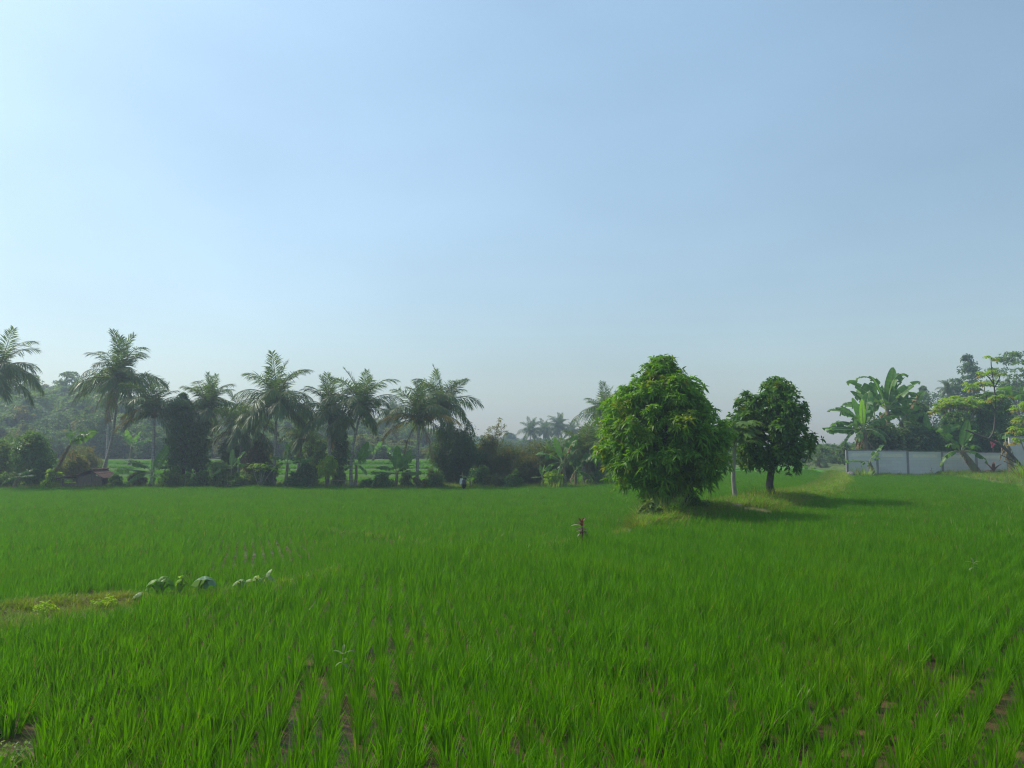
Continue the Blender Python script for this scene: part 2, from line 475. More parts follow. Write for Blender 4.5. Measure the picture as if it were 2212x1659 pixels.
# ------------------------------------------------------------------ scatter (for the uncountable: rice, grass, far woods)
def scatter(name, pts, rot, scl, idx, protos, label, cat):
    coll = bpy.data.collections.new(name + '_kinds')
    for k, me in enumerate(protos):
        o = bpy.data.objects.new('%s_kind_%02d' % (name, k), me); coll.objects.link(o)
    me = bpy.data.meshes.new(name)
    me.vertices.add(len(pts)); me.vertices.foreach_set('co', np.asarray(pts, np.float32).ravel())
    a = me.attributes.new('rot', 'FLOAT_VECTOR', 'POINT'); a.data.foreach_set('vector', np.asarray(rot, np.float32).ravel())
    a = me.attributes.new('scl', 'FLOAT_VECTOR', 'POINT'); a.data.foreach_set('vector', np.asarray(scl, np.float32).ravel())
    a = me.attributes.new('idx', 'INT', 'POINT'); a.data.foreach_set('value', np.asarray(idx, np.int32))
    for p in protos:
        for mm in p.materials:
            if mm.name not in me.materials: me.materials.append(mm)
    o = link(bpy.data.objects.new(name, me))
    tag(o, label, cat, kind='stuff')
    g = bpy.data.node_groups.new(name + '_nodes', 'GeometryNodeTree')
    g.interface.new_socket('Geometry', in_out='INPUT', socket_type='NodeSocketGeometry')
    g.interface.new_socket('Geometry', in_out='OUTPUT', socket_type='NodeSocketGeometry')
    ni = g.nodes.new('NodeGroupInput'); no = g.nodes.new('NodeGroupOutput')
    ip = g.nodes.new('GeometryNodeInstanceOnPoints')
    ci = g.nodes.new('GeometryNodeCollectionInfo')
    ci.inputs['Collection'].default_value = coll
    ci.inputs['Separate Children'].default_value = True
    ci.inputs['Reset Children'].default_value = True
    ip.inputs['Pick Instance'].default_value = True
    def attr(nm, ty):
        n = g.nodes.new('GeometryNodeInputNamedAttribute'); n.data_type = ty; n.inputs[0].default_value = nm
        return n.outputs[0]
    g.links.new(ni.outputs[0], ip.inputs['Points'])
    g.links.new(ci.outputs[0], ip.inputs['Instance'])
    g.links.new(attr('idx', 'INT'), ip.inputs['Instance Index'])
    e2r = g.nodes.new('FunctionNodeEulerToRotation')
    g.links.new(attr('rot', 'FLOAT_VECTOR'), e2r.inputs[0])
    g.links.new(e2r.outputs[0], ip.inputs['Rotation'])
    g.links.new(attr('scl', 'FLOAT_VECTOR'), ip.inputs['Scale'])
    g.links.new(ip.outputs[0], no.inputs[0])
    md = o.modifiers.new('scatter', 'NODES'); md.node_group = g
    return o

def blades(r, n, h, w, lean, spread, bend, segs=3, dry=0.0):
    """a clump of n grass blades rising from one root"""
    mb = MB()
    az = r.uniform(0, 2 * np.pi, n)
    hh = h * r.uniform(.62, 1.08, n); ww = w * r.uniform(.7, 1.2, n)
    ln = np.radians(lean) * r.uniform(.1, 1.0, n) ** .8
    bd = np.radians(bend) * r.uniform(.1, 1.0, n) ** 1.6
    rr = spread * np.sqrt(r.uniform(0, 1, n))
    a2 = az + r.normal(0, .5, n)
    base = np.stack([rr * np.cos(a2), rr * np.sin(a2), np.full(n, -.03)], 1)
    out = np.stack([np.cos(az), np.sin(az), 0 * az], 1)
    sd = np.stack([-np.sin(az + r.normal(0, .6, n)), np.cos(az + r.normal(0, .6, n)), 0 * az], 1)
    S = np.linspace(0, 1, segs + 1)
    p = base.copy(); pts = [p]
    for k in range(segs):
        ang = ln + bd * (S[k + 1] ** 1.5)
        p = p + (out * np.sin(ang)[:, None] + np.array([0, 0, 1.]) * np.cos(ang)[:, None]) * (hh / segs)[:, None]
        pts.append(p)
    prof = [.7, 1.0, .8, .5, .3][:segs]
    rows = []
    for k in range(segs):
        o = sd * (ww * prof[k] / 2)[:, None]
        rows += [pts[k] - o, pts[k] + o]
    rows.append(pts[segs])
    V = np.stack(rows, 1)
    per = 2 * segs + 1
    b = np.arange(n)[:, None] * per
    Q = [b + np.array([[2 * k, 2 * k + 1, 2 * k + 3, 2 * k + 2]]) for k in range(segs - 1)]
    T = b + np.array([[2 * segs - 2, 2 * segs - 1, 2 * segs]])
    Q = np.concatenate(Q) if Q else np.zeros((0, 4), int)
    dm = (r.uniform(0, 1, n) < dry).astype(int)
    mb.add(V.reshape(-1, 3), Q, T, (np.tile(dm, max(segs - 1, 0)), dm))
    return mb

# ------------------------------------------------------------------ rice
def rice_points():
    out = []
    # three planting directions: the left field, the near-centre strip, the right-hand rows
    for (ang, sel, row, hill) in ((-18, 'low', .25, .20), (-9, 'mid', .255, .205), (40, 'right', .31, .165)):
        a = R(ang); u = np.array([math.sin(a), math.cos(a)]); v = np.array([u[1], -u[0]])
        n1 = np.arange(-75, 110, row); n2 = np.arange(-75, 110, hill)
        A, B = np.meshgrid(n1, n2)
        A = A + rng.normal(0, .022, A.shape) + .06 * np.sin(B * .35 + A * .2); B = B + rng.normal(0, .05, B.shape)
        x = (A * v[0] + B * u[0]).ravel(); y = (A * v[1] + B * u[1]).ravel()
        k = (y > 5.2) & (y < 90) & (np.abs(x) < .72 * y + 2.5)
        x, y = x[k], y[k]
        s = side_behind(x, y)
        if sel == 'low': k = (s > 0)
        elif sel == 'mid': k = (s < 0) & (x < .02 * y + .9 + .3 * np.sin(y * .8))
        else: k = (s < 0) & (x >= .02 * y + .9 + .3 * np.sin(y * .8))
        k &= rice_mask(x, y)
        x, y = x[k], y[k]
        out.append(np.stack([x, y], 1))
    return np.concatenate(out)
rp = rice_points()
x, y = rp[:, 0], rp[:, 1]
dist = np.hypot(x, y)
thin = .5 + .5 * tile_noise(x, y, .55, 11)
keep = rng.uniform(0, 1, len(x)) > .05 + .06 * (thin < .2)
# sparse patches seen in the photograph
sp1 = np.exp(-(((x + 7.3) / 2.6) ** 2 + ((y - 23) / 4.5) ** 2))
sp2 = np.exp(-(((x + 1.9) / .9) ** 2 + ((y - 8.0) / 2.0) ** 2))
sp3 = np.exp(-(((x - 4.9) / 1.3) ** 2 + ((y - 7.4) / 2.2) ** 2))
spm = np.clip(sp1 * .95 + sp2 * .36 + sp3 * .40, 0, 1.1)
keep &= rng.uniform(0, 1, len(x)) > .18 * spm
x, y, dist, spm = x[keep], y[keep], dist[keep], spm[keep]
hs = 1.0 + .13 * tile_noise(x, y, .5, 12) + .12 * tile_noise(x, y, 2.6, 13)
sc = hs * rng.uniform(.86, 1.12, len(x)) * (1 - .18 * spm)
wd = sc * (1 - .34 * spm) * rng.uniform(.9, 1.15, len(x))
far = dist > 24
NK, FK = 7, 5
idx = np.where(far, NK + rng.integers(0, FK, len(x)), rng.integers(0, NK, len(x)))
protos = [blades(np.random.default_rng(100 + k), 42, .44, .0112, 20, .055, 36, 3, .02).mesh('rice_clump', [MAT['rice'], MAT['rice_dry']]) for k in range(NK)]
protos += [blades(np.random.default_rng(200 + k), 22, .45, .019, 23, .075, 34, 2, .006).mesh('rice_clump', [MAT['rice'], MAT['rice_dry']]) for k in range(FK)]
rot = np.stack([rng.normal(0, .05, len(x)), rng.normal(.04, .05, len(x)), rng.uniform(0, 6.28, len(x))], 1)
scatter('rice_plants', np.stack([x, y, ground(x, y)], 1), rot, np.stack([wd, wd, sc], 1), idx, protos,
        'dense bright green young rice plants in rows filling the flooded paddies', 'rice')

# coarse rice on the terraces behind the palms
n = 18000
x = rng.uniform(-75, 12, n); y = 72 + 38 * rng.uniform(0, 1, n)
k = (np.clip((y - 74) / 9, 0, 4) % 1) < .72
x, y = x[k], y[k]
s = rng.uniform(1.0, 1.5, len(x))
scatter('terrace_rice', np.stack([x, y, ground(x, y)], 1), np.stack([0 * x, 0 * x, rng.uniform(0, 6.28, len(x))], 1),
        np.stack([s * 1.6, s * 1.6, s * .8], 1), rng.integers(0, FK, len(x)), protos[NK:],
        'bright green rice on the stepped terraces glimpsed behind the coconut palms', 'rice')

# ------------------------------------------------------------------ grass on the bunds
def along(pl, n, w, x0=-1e9, x1=1e9):
    seg = np.hypot(*(pl[1:] - pl[:-1]).T); cum = np.concatenate([[0], np.cumsum(seg)])
    t = rng.uniform(0, cum[-1], n)
    bx = np.interp(t, cum, pl[:, 0]); by = np.interp(t, cum, pl[:, 1])
    ww = (bund_w(bx) * 1.25 + .1 if w is None else w)
    bx2 = bx + rng.normal(0, .5, n) * ww; by2 = by + rng.normal(0, .62, n) * ww
    k = (bx > x0) & (bx < x1)
    return bx2[k], by2[k]
ax, ay = along(BUND[3:20], 17000, None)
k = rng.uniform(0, 1, len(ax)) < np.where(ax < -6, .15, np.where(ax < 4, .18, 1.0))
k &= ~((np.hypot(ax - 13, (ay - 36.3) * 1.4) < 1.3) & (rng.uniform(0, 1, len(ax)) < .75))
k &= ~((np.hypot(ax - 9.7, (ay - 31.2)) < .8))
ax, ay = ax[k], ay[k]
bx, by = along(BUND2, 350, .3)
n = 5200
cx = rng.uniform(17, 52, n); cyy = rng.uniform(22, 77, n)
kk = bank_side(cx, cyy) > -.1
cx, cyy = cx[kk], cyy[kk]
n = 5000
ex = rng.uniform(-50, 8, n); ey = 60.8 + rng.exponential(2.5, n)
n = 900
fx = rng.uniform(31, 50, n); fy = rng.normal(76.0, .5, n)
fk = rng.uniform(0, 1, n) < np.where(fx < 38, .9, .45); fx, fy = fx[fk], fy[fk]
n = 8000
qx = rng.uniform(-11.2, -5.0, n); qy = rng.uniform(10.5, 18, n)
qk = ~rice_mask(qx, qy); qx, qy = qx[qk], qy[qk]
n = 70
mx_ = rng.uniform(-5.6, -3.9, n); my_ = rng.uniform(5.6, 7.3, n)
gxs = np.concatenate([ax, bx, cx, ex, fx, mx_, qx]); gys = np.concatenate([ay, by, cyy, ey, fy, my_, qy])
gs = np.concatenate([np.where(ax < -5, .3, np.where(ax < 4, .55, 1.0)) * rng.uniform(.6, 1.25, len(ax)), rng.uniform(.45, .8, len(bx)),
                     rng.uniform(.8, 1.6, len(cx)), rng.uniform(.6, 1.5, len(ex)), rng.uniform(.6, 1.3, len(fx)), rng.uniform(.3, .6, len(mx_)), rng.uniform(.12, .48, len(qx))])
gp = [blades(np.random.default_rng(300 + k), 22, .42, .012, 38, .09, 80, 3, .15).mesh('grass_clump', [MAT['grass'], MAT['rice_dry']]) for k in range(6)]
scatter('bund_grass', np.stack([gxs, gys, ground(gxs, gys)], 1), np.stack([0 * gxs, 0 * gxs, rng.uniform(0, 6.28, len(gxs))], 1),
        np.stack([gs * 1.2, gs * 1.2, gs], 1), rng.integers(0, 6, len(gxs)), gp,
        'rough yellowish green grass on the earth bunds and field edges', 'grass')

# ------------------------------------------------------------------ foliage builders
def leaf_cards(mb, b, d, L, Wd, droop, seg=1, m=None, side=None, r=rng):
    """leaves from points b along directions d. seg=1: one diamond, seg=3: bent blade"""
    n = len(b)
    d = nrm(d)
    if side is None: side = nrm(np.cross(d, nrm(r.normal(0, 1, (n, 3)) + np.array([0, 0, 1.2]))))
    L = np.broadcast_to(L, (n,))[:, None]; Wd = np.broadcast_to(Wd, (n,))[:, None]; droop = np.broadcast_to(droop, (n,))[:, None]
    def pt(s): return b + d * L * s - np.array([0, 0, 1.]) * droop * L * s * s
    m = np.zeros(n, int) if m is None else np.asarray(m)
    if seg == 1:
        V = np.stack([b, pt(.5) - side * Wd / 2, pt(1), pt(.5) + side * Wd / 2], 1).reshape(-1, 3)
        mb.add(V, np.arange(n * 4).reshape(-1, 4), None, (m, None))
    else:
        c1, c2 = pt(.33), pt(.7)
        V = np.stack([b, c1 - side * Wd / 2, c1 + side * Wd / 2, c2 - side * Wd * .4, c2 + side * Wd * .4, pt(1)], 1).reshape(-1, 3)
        o = np.arange(n)[:, None] * 6
        T = np.concatenate([o + np.array([[0, 1, 2]]), o + np.array([[3, 5, 4]])])
        mb.add(V, o + np.array([[1, 3, 4, 2]]), T, (m, np.concatenate([m, m])))
def puffs_from_profile(r, prof, n, pr):
    """prof: (z, xoff, radius). returns puff centres (n,3) and radii"""
    prof = np.array(sorted(prof)); z0, z1 = prof[0, 0], prof[-1, 0]
    zz = r.uniform(z0, z1, n * 6)
    rad = np.interp(zz, prof[:, 0], prof[:, 2])
    k = r.uniform(0, rad.max() * 1.0, len(zz)) < rad + .15 * rad.max()
    zz = zz[k][:n]; rad = rad[k][:n]; n = len(zz)
    th = r.uniform(0, 2 * np.pi, n)
    pr = pr * r.uniform(.65, 1.3, n); pr = np.minimum(pr, rad * .75 + .12)
    rho = np.maximum(rad - pr * .75, 0) * np.where(r.uniform(0, 1, n) < .75, r.uniform(.80, 1.13, n), r.uniform(.2, .8, n))
    xo = np.interp(zz, prof[:, 0], prof[:, 1])
    return np.stack([xo + rho * np.cos(th), rho * np.sin(th), zz], 1), pr
def foliage(mb, r, C, PR, per, k, L, Wd, spread=(55, 100), droop=.3, up=.5, seg=1, young=0.0, young_fn=None, flat=1.0, mi=0, my=1):
    n = len(C)
    d = nrm(r.normal(0, 1, (n * per, 3)) + np.array([0, 0, up]))
    c = np.repeat(C, per, 0); pr = np.repeat(PR, per)
    off = d * (pr * r.uniform(.45, 1.05, n * per))[:, None]; off[:, 2] *= flat
    c = c + off
    ax = nrm(d + np.array([0, 0, .35]))
    yc = r.uniform(0, 1, n * per) < (young if young_fn is None else young * young_fn(c))
    t1 = nrm(np.cross(ax, nrm(r.normal(0, 1, ax.shape)))); t2 = np.cross(ax, t1)
    kk = n * per * k
    a = (np.tile(np.arange(k), n * per) / k * 2 * np.pi) + np.repeat(r.uniform(0, 6.28, n * per), k) + r.normal(0, .25, kk)
    al = np.radians(r.uniform(spread[0], spread[1], kk))
    AX, T1, T2 = (np.repeat(v, k, 0) for v in (ax, t1, t2))
    dd = AX * np.cos(al)[:, None] + (T1 * np.cos(a)[:, None] + T2 * np.sin(a)[:, None]) * np.sin(al)[:, None]
    b = np.repeat(c, k, 0) + AX * r.uniform(-.25, .1, kk)[:, None] * L
    leaf_cards(mb, b, dd, L * r.uniform(.65, 1.15, kk), Wd * r.uniform(.75, 1.2, kk), droop * r.uniform(.5, 1.4, kk), seg,
               np.where(np.repeat(yc, k), my, mi), None, r)
def limbs(mb, r, base, top, C, n, r0, m=0, sag=0.0):
    """trunk from base to top plus limbs reaching n of the puff centres"""
    base = np.array(base, float); top = np.array(top, float)
    t = np.linspace(0, 1, 7)
    path = base + (top - base) * t[:, None] + np.stack([.05 * np.sin(t * 5 + r.uniform(0, 6)), .05 * np.sin(t * 4 + r.uniform(0, 6)), 0 * t], 1) * np.linalg.norm(top - base)
    path[0] = base
    tube(mb, path, r0 * (1.25 - .8 * t), 8, m)
    for q in r.permutation(len(C))[:n]:
        s = r.uniform(.25, .9); st = base + (top - base) * s
        e = C[q]; mid = (st + e) / 2 + np.array([0, 0, .12 * np.linalg.norm(e - st)])
        w = t[:, None]
        tube(mb, (1 - w) ** 2 * st + 2 * w * (1 - w) * mid + w * w * e, r0 * .45 * (1 - s * .5) * (1.05 - .9 * t), 5, m)

def tree(name, label, cat, loc, prof, seed, npuff, pr, per, k, L, Wd, leaf, group=None, trunk_r=.12, bark='bark', nlimb=8, young=None,
         young_amt=0.0, young_fn=None, trunk_top=None, trunk_base=(0, 0, -.05), trunks=None, crown_name='crown', trunk_name='trunk', ysq=1.0, **kw):
    r = np.random.default_rng(seed)
    t = thing(name, label, cat, loc, 0, group)
    C, PR = puffs_from_profile(r, prof, npuff, pr)
    C[:, 1] *= ysq
    zt = max(p[0] for p in prof)
    mb = MB()
    top = trunk_top or (prof[len(prof) // 2][1], 0, zt * .75)
    for (bx_, by_, s_) in (trunks or [(trunk_base[0], trunk_base[1], 1.0)]):
        limbs(mb, r, (bx_, by_, trunk_base[2]), (top[0] + bx_ * .3, top[1] + by_ * .3, top[2]), C, nlimb, trunk_r * s_)
    mb.build(trunk_name, MAT[bark], t, True)
    mb = MB()
    foliage(mb, r, C, PR, per, k, L, Wd, young=young_amt, young_fn=young_fn, **kw)
    mb.build(crown_name, [MAT[leaf], MAT[young or leaf]], t)
    return t
def dome(h, w, z0=0.0, low=.75, n=7, lean=0.0, pw=.6):
    """(z,xoff,r) profile of a rounded crown of total height h and width w"""
    out = []
    for q in range(n):
        s = q / (n - 1)
        rr = (low + (1 - low) * min(1, s / .4)) * (max(0, 1 - max(0, (s - .35) / .65) ** 2)) ** pw
        q1 = random.uniform(.72, 1.22) if 0 < q < n - 1 else 1.0
        out.append((z0 + (h - z0) * s, lean * s + random.uniform(-.14, .14) * w * (q > 0), max(w / 2 * rr * q1, .04)))
    return out
def dup(root, loc, rz, scale, label, group=None):
    c = root.copy(); SC.collection.objects.link(c)
    c.location = loc; c.rotation_euler = (0, 0, rz); c.scale = (scale[0], scale[0], scale[1]) if isinstance(scale, tuple) else (scale,) * 3
    c['label'] = label
    if group: c['group'] = group
    for ch in root.children:
        q = ch.copy(); SC.collection.objects.link(q); q.parent = c
    return c

# ------------------------------------------------------------------ the two fruit trees on the bund
D1 = 30.4
s1 = D1 / F
b1 = G(1480, D1)
cx0 = 1480
def pxprof(rows, cxb, yb, sc, rk=1.0):
    return [((yb - yy) * sc, (xx - cxb) * sc, rr * sc * rk) for (yy, xx, rr) in rows]
mprof = pxprof([(792, 1428, 20), (808, 1431, 40), (830, 1430, 66), (854, 1427, 88), (880, 1424, 106), (908, 1422, 120), (938, 1425, 130), (970, 1429, 131),
                (1000, 1431, 124), (1022, 1434, 110), (1042, 1430, 94), (1056, 1405, 58)], cx0, 1103, s1, 1.05)
mango = tree('mango_tree', 'large leafy mango tree with drooping leaves and reddish young tips on the grassy bund', 'tree', b1, mprof, 21,
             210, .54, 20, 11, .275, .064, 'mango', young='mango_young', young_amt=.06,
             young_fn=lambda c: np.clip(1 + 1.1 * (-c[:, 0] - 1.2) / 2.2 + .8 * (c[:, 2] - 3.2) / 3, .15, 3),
             trunk_r=.15, nlimb=16, trunks=[(-.05, 0, 1.0), (.42, .15, .85), (.18, -.3, .35), (-.3, .2, .4)], trunk_top=(-.7, 0, 4.6),
             spread=(40, 92), droop=.46, up=.75, seg=3)
D2 = 37.4
s2 = D2 / F
b2 = G(1662, D2)
gprof = pxprof([(828, 1665, 30), (842, 1664, 54), (862, 1660, 68), (885, 1655, 82), (910, 1656, 88), (945, 1661, 94), (972, 1666, 90), (994, 1670, 72), (1006, 1672, 52)], 1662, 1073, s2, 1.0)
tree('fruit_tree', 'smaller dark glossy leaved tree with one bare straight trunk on the bund', 'tree', b2, gprof, 22,
     130, .44, 15, 10, .25, .082, 'dark', young='mango_young', young_amt=.05,
     young_fn=lambda c: np.clip(1.2 * (c[:, 2] - 3.9) / 1.2 - .6 * (c[:, 0] - .2), 0, 5),
     trunk_r=.16, nlimb=12, trunk_top=(.05, 0, 4.2), spread=(50, 95), droop=.28, up=.5, seg=3)

# ------------------------------------------------------------------ coconut palms
def frond_mesh(seed, L, e0, e1, pw, mat, nl=66, hang=.35, ll=.30, gap=0.0):
    r = np.random.default_rng(seed)
    fx, fz, e, s = arc(L, e0, e1, 16, pw)
    y0 = np.cumsum(r.normal(0, .012 * L / 4, 16))
    mb = MB()
    tube(mb, np.stack([fx, y0, fz], 1), L * .009 * (1.25 - s) + .006, 5, 1)
    u = np.linspace(.10, .99, nl)
    px, py, pz, pe = np.interp(u, s, fx), np.interp(u, s, y0), np.interp(u, s, fz), np.interp(u, s, e)
    tang = np.stack([np.cos(pe), 0 * pe, np.sin(pe)], 1); nor = np.stack([-np.sin(pe), 0 * pe, np.cos(pe)], 1)
    ln = ll * L * (np.sin(np.pi * np.clip(.14 + .80 * u, 0, 1)) ** .65) 
    for sd in (-1, 1):
        k = r.uniform(0, 1, nl) > gap
        sw = np.radians(np.interp(u, [0, 1], [62, 28]) + r.normal(0, 6, nl))
        d = np.array([0, sd, 0]) * np.sin(sw)[:, None] + tang * np.cos(sw)[:, None] + nor * (.28 + r.normal(0, .1, nl))[:, None]
        d = nrm(d - np.array([0, 0, 1.]) * (hang * r.uniform(.5, 1.1, nl))[:, None])
        b = np.stack([px, py, pz], 1)
        side = nrm(np.cross(d, nor + r.normal(0, .25, (nl, 3))))
        leaf_cards(mb, b[k], d[k], (ln * r.uniform(.8, 1.1, nl))[k], .050 * L / 4, .30 * r.uniform(.3, 1.5, k.sum()), 3, None, side[k], r)
    return mb.mesh('frond', [mat, MAT['rachis']])
FR = {}
spec = {'up': (87, 54, 1.6), 'steep': (73, -4, 1.6), 'rise': (54, -46, 1.35), 'flat': (32, -62, 1.2), 'low': (6, -70, 1.0), 'hang': (-28, -82, .9)}
for nm, (e0, e1, pw) in spec.items():
    for v in range(2):
        FR[nm, v, 'palm'] = frond_mesh(hash((len(nm), v)) % 1000 + 40 + int(e0) + v, 4.0, e0 + v * 5, e1 - v * 7, pw, MAT['palm'], hang={'up': .22, 'steep': .5, 'rise': .85, 'flat': 1.1, 'low': 1.2, 'hang': .9}[nm])
for nm in ('up', 'steep', 'rise', 'flat'):
    e0, e1, pw = spec[nm]
    FR[nm, 0, 'fresh'] = frond_mesh(140 + int(e0), 4.0, e0, e1, pw, MAT['palm_fresh'], hang=.25)
for nm in ('flat', 'low'):
    e0, e1, pw = spec[nm]
    FR[nm, 0, 'yellow'] = frond_mesh(160 + int(e0), 4.0, e0 - 4, e1 + 14, pw, MAT['palm_yellow'], hang=.75, ll=.26)
FR['hang', 0, 'dead'] = frond_mesh(171, 4.0, -48, -86, .9, MAT['palm_dead'], hang=.9, nl=40, gap=.2)

def palm(label, base, crown, L, seed, n=22, mix=None, yellow=(), fresh=0, dead=0, r0=.15, lean=0.0, name='coconut_palm', group='coconut palms', coco=0):
    """base, crown: world points. mix: numbers of fronds of each droop. yellow: azimuths (deg, 0 = right, 90 = away) of yellowed fronds"""
    r = np.random.default_rng(seed)
    t = thing(name, label, 'palm tree', base, 0, group)
    c = np.array(crown) - np.array(base)
    s = np.linspace(0, 1, 12)
    bow = np.array([lean, .3 * lean, 0]) * (np.sin(np.pi * s) * (1 - .2 * s))[:, None]
    path = np.stack([c[0] * s ** 1.25, c[1] * s ** 1.25, c[2] * s], 1) + bow
    rad = r0 * (1.0 - .42 * s) + r0 * .55 * np.exp(-s * 14)
    path[0, 2] -= .1
    mb = MB(); tube(mb, path, rad, 9)
    mb.build('trunk', MAT['palm_trunk'], t, True)
    mb = MB()
    tube(mb, np.array([c + (0, 0, -.5), c + (0, 0, -.1), c + (0, 0, .35), c + (0, 0, .8)]), [r0 * .6, r0 * 1.25, r0 * .9, r0 * .2], 8)
    for q in range(9):
        a = r.uniform(0, 6.28)
        d = np.array([math.cos(a), math.sin(a), 0])
        tube(mb, np.array([c + d * r0 * .5 + (0, 0, -.1), c + d * .35 + (0, 0, -.15), c + d * .5 + (0, 0, -.55)]), [.06, .04, .015], 4)
    mb.build('crown_shaft', MAT['palm_dead'], t)
    if coco:
        mb = MB()
        for q in range(coco):
            a = r.uniform(0, 6.28); cc = c + np.array([math.cos(a) * .16, math.sin(a) * .16, -.2 - r.uniform(0, .12)])
            tube(mb, cc + np.array([(0, 0, .13), (0, 0, .09), (0, 0, 0), (0, 0, -.09), (0, 0, -.13)]), [.02, .09, .12, .09, .02], 8)
        mb.build('coconut_bunch', MAT['palm_fresh'], t, True)
    mix = mix or dict(up=3, steep=4, rise=5, flat=4, low=4, hang=3)
    seq = []
    for kname, cnt in mix.items():
        a0 = r.uniform(0, 360)
        for q in range(cnt): seq.append((kname, a0 + q * 360 / cnt + r.normal(0, 14)))
    for nf, (kname, a) in enumerate(seq):
        kind = 'palm'
        v = int(r.integers(0, 2))
        if fresh and (kname, 0, 'fresh') in FR and r.uniform() < fresh: kind, v = 'fresh', 0
        o = link(bpy.data.objects.new('frond', FR[kname, v, kind]))
        o.parent = t
        o.location = Vector(c) + Vector((0, 0, .12 if kname in ('up', 'steep') else 0.0))
        sc_ = L / 4.0 * r.uniform(.78, 1.10) * {'hang': .85, 'up': .95, 'steep': 1.0}.get(kname, 1)
        o.scale = (sc_,) * 3
        o.rotation_euler = Euler((r.normal(0, .22), r.normal(0, .06), R(a)))
    for a, kname in yellow:
        o = link(bpy.data.objects.new('frond', FR[kname, 0, 'yellow'])); o.parent = t; o.location = Vector(c)
        o.scale = (L / 4.0,) * 3; o.rotation_euler = (0, 0, R(a)); o['label'] = 'yellowed drooping frond'
    for q in range(dead):
        o = link(bpy.data.objects.new('frond', FR['hang', 0, 'dead'])); o.parent = t; o.location = Vector(c) - Vector((0, 0, .15))
        o.scale = (L / 4.0 * r.uniform(.6, .9),) * 3; o.rotation_euler = (0, 0, r.uniform(0, 6.28)); o['label'] = 'dead brown hanging frond'
    return t
def pbase(px, d): return G(px, d)
FULL = dict(up=3, steep=6, rise=8, flat=7, low=5, hang=3)
SHUT = dict(up=4, steep=8, rise=7, flat=5, low=4, hang=2)
PALMS = [
 # label, base px, d, crown px, crown py, r px, kwargs
 ('coconut palm cut off by the left edge of the picture', -14, 61, -10, 815, 118, dict(mix=dict(up=3, steep=6, rise=8, flat=6, low=4, hang=1), lean=.3)),
 ('tallest coconut palm with a long leaning bare trunk behind the tiled hut', 222, 66, 254, 826, 112, dict(mix=dict(up=3, steep=6, rise=6, flat=8, low=4, hang=1), lean=.5, coco=8)),
 ('slim palm half hidden behind the tallest leaning palm', 238, 84, 236, 850, 62, dict(mix=dict(steep=2, rise=3, low=4, hang=1))),
 ('coconut palm with browned left fronds just right of the tallest palm', 337, 64, 334, 892, 88, dict(mix=dict(up=3, steep=5, rise=5, flat=4, low=2, hang=1), yellow=[(165, 'flat'), (200, 'low'), (150, 'flat')], fresh=.2)),
 ('coconut palm rising above the dark ivy-like column tree', 441, 67, 450, 888, 88, dict(mix=SHUT)),
 ('shorter leaning coconut palm left of the fullest palm crown', 519, 65, 527, 925, 82, dict(mix=dict(up=2, steep=5, rise=6, flat=5, low=4, hang=1), yellow=[(190, 'low')])),
 ('fullest coconut palm with a broad drooping crown and straight pale trunk', 597, 62.6, 598, 880, 112, dict(mix=dict(up=3, steep=6, rise=8, flat=7, low=4, hang=1), fresh=.12, dead=1, coco=8)),
 ('low young coconut palm with leaning trunk right of the fullest palm', 640, 67, 652, 944, 66, dict(mix=dict(up=2, steep=4, rise=4, flat=5, low=3, hang=1), lean=.2)),
 ('coconut palm with thin pale trunk standing behind the lime green bush', 711, 63, 712, 900, 92, dict(mix=dict(up=3, steep=6, rise=5, flat=4, low=4, hang=1), lean=.1)),
 ('coconut palm with upright crown and curved dark trunk left of the gap', 763, 62.5, 780, 888, 104, dict(mix=dict(up=3, steep=6, rise=7, flat=4, low=3, hang=1), lean=-.25, coco=6)),
 ('hazy far coconut palm seen between the curved and the yellow-fronded palms', 846, 150, 846, 895, 38, dict(mix=SHUT)),
 ('coconut palm with yellow lower fronds and clean grey trunk beside the bamboo', 903, 61.8, 905, 905, 96, dict(mix=dict(up=3, steep=6, rise=6, flat=3, low=1), yellow=[(178, 'flat'), (205, 'flat'), (350, 'flat'), (8, 'flat'), (165, 'low')], fresh=.35, coco=8)),
 ('coconut palm behind the yellow-fronded one with trunk against the bamboo', 954, 66, 953, 885, 96, dict(mix=dict(up=3, steep=6, rise=7, flat=5, low=3, hang=1))),
 ('leftmost of the far hazy palms above the bamboo thicket', 1146, 190, 1145, 934, 33, dict(mix=SHUT)),
 ('second from left of the far hazy palms above the bamboo', 1172, 200, 1175, 934, 33, dict(mix=FULL)),
 ('far hazy palm with the tallest crown above the bamboo thicket', 1206, 195, 1207, 926, 36, dict(mix=SHUT)),
 ('rightmost far hazy palm close to the mango tree', 1238, 205, 1236, 934, 28, dict(mix=FULL)),
 ('tall dark palm partly hidden behind the left side of the mango tree', 1312, 84, 1302, 905, 76, dict(mix=dict(up=3, steep=6, rise=5, flat=4, low=2))),
 ('young low palm with arching fronds between the mango tree and the bamboo', 1261, 63.5, 1259, 983, 92, dict(mix=dict(up=3, steep=6, rise=6, flat=5, low=2), fresh=.3, dead=2)),
 ('small hazy palm top above the garden behind the grey wall', 2048, 135, 2047, 843, 26, dict(mix=SHUT)),
 ('small palm at the field end just left of the grey wall', 1768, 105, 1768, 1000, 36, dict(mix=dict(up=2, steep=4, rise=5, flat=4), fresh=.4)),
]
for q, (lab, pxb, d, cx_, cy_, rp_, kw) in enumerate(PALMS):
    palm(lab, pbase(pxb, d), P(cx_, cy_, d), M(rp_, d) * 1.02, 500 + q, r0=.14 if d < 90 else .19, **{**dict(dead=q % 3 if d < 80 else 0, coco=6 * (q % 2) if d < 80 else 0), **kw})

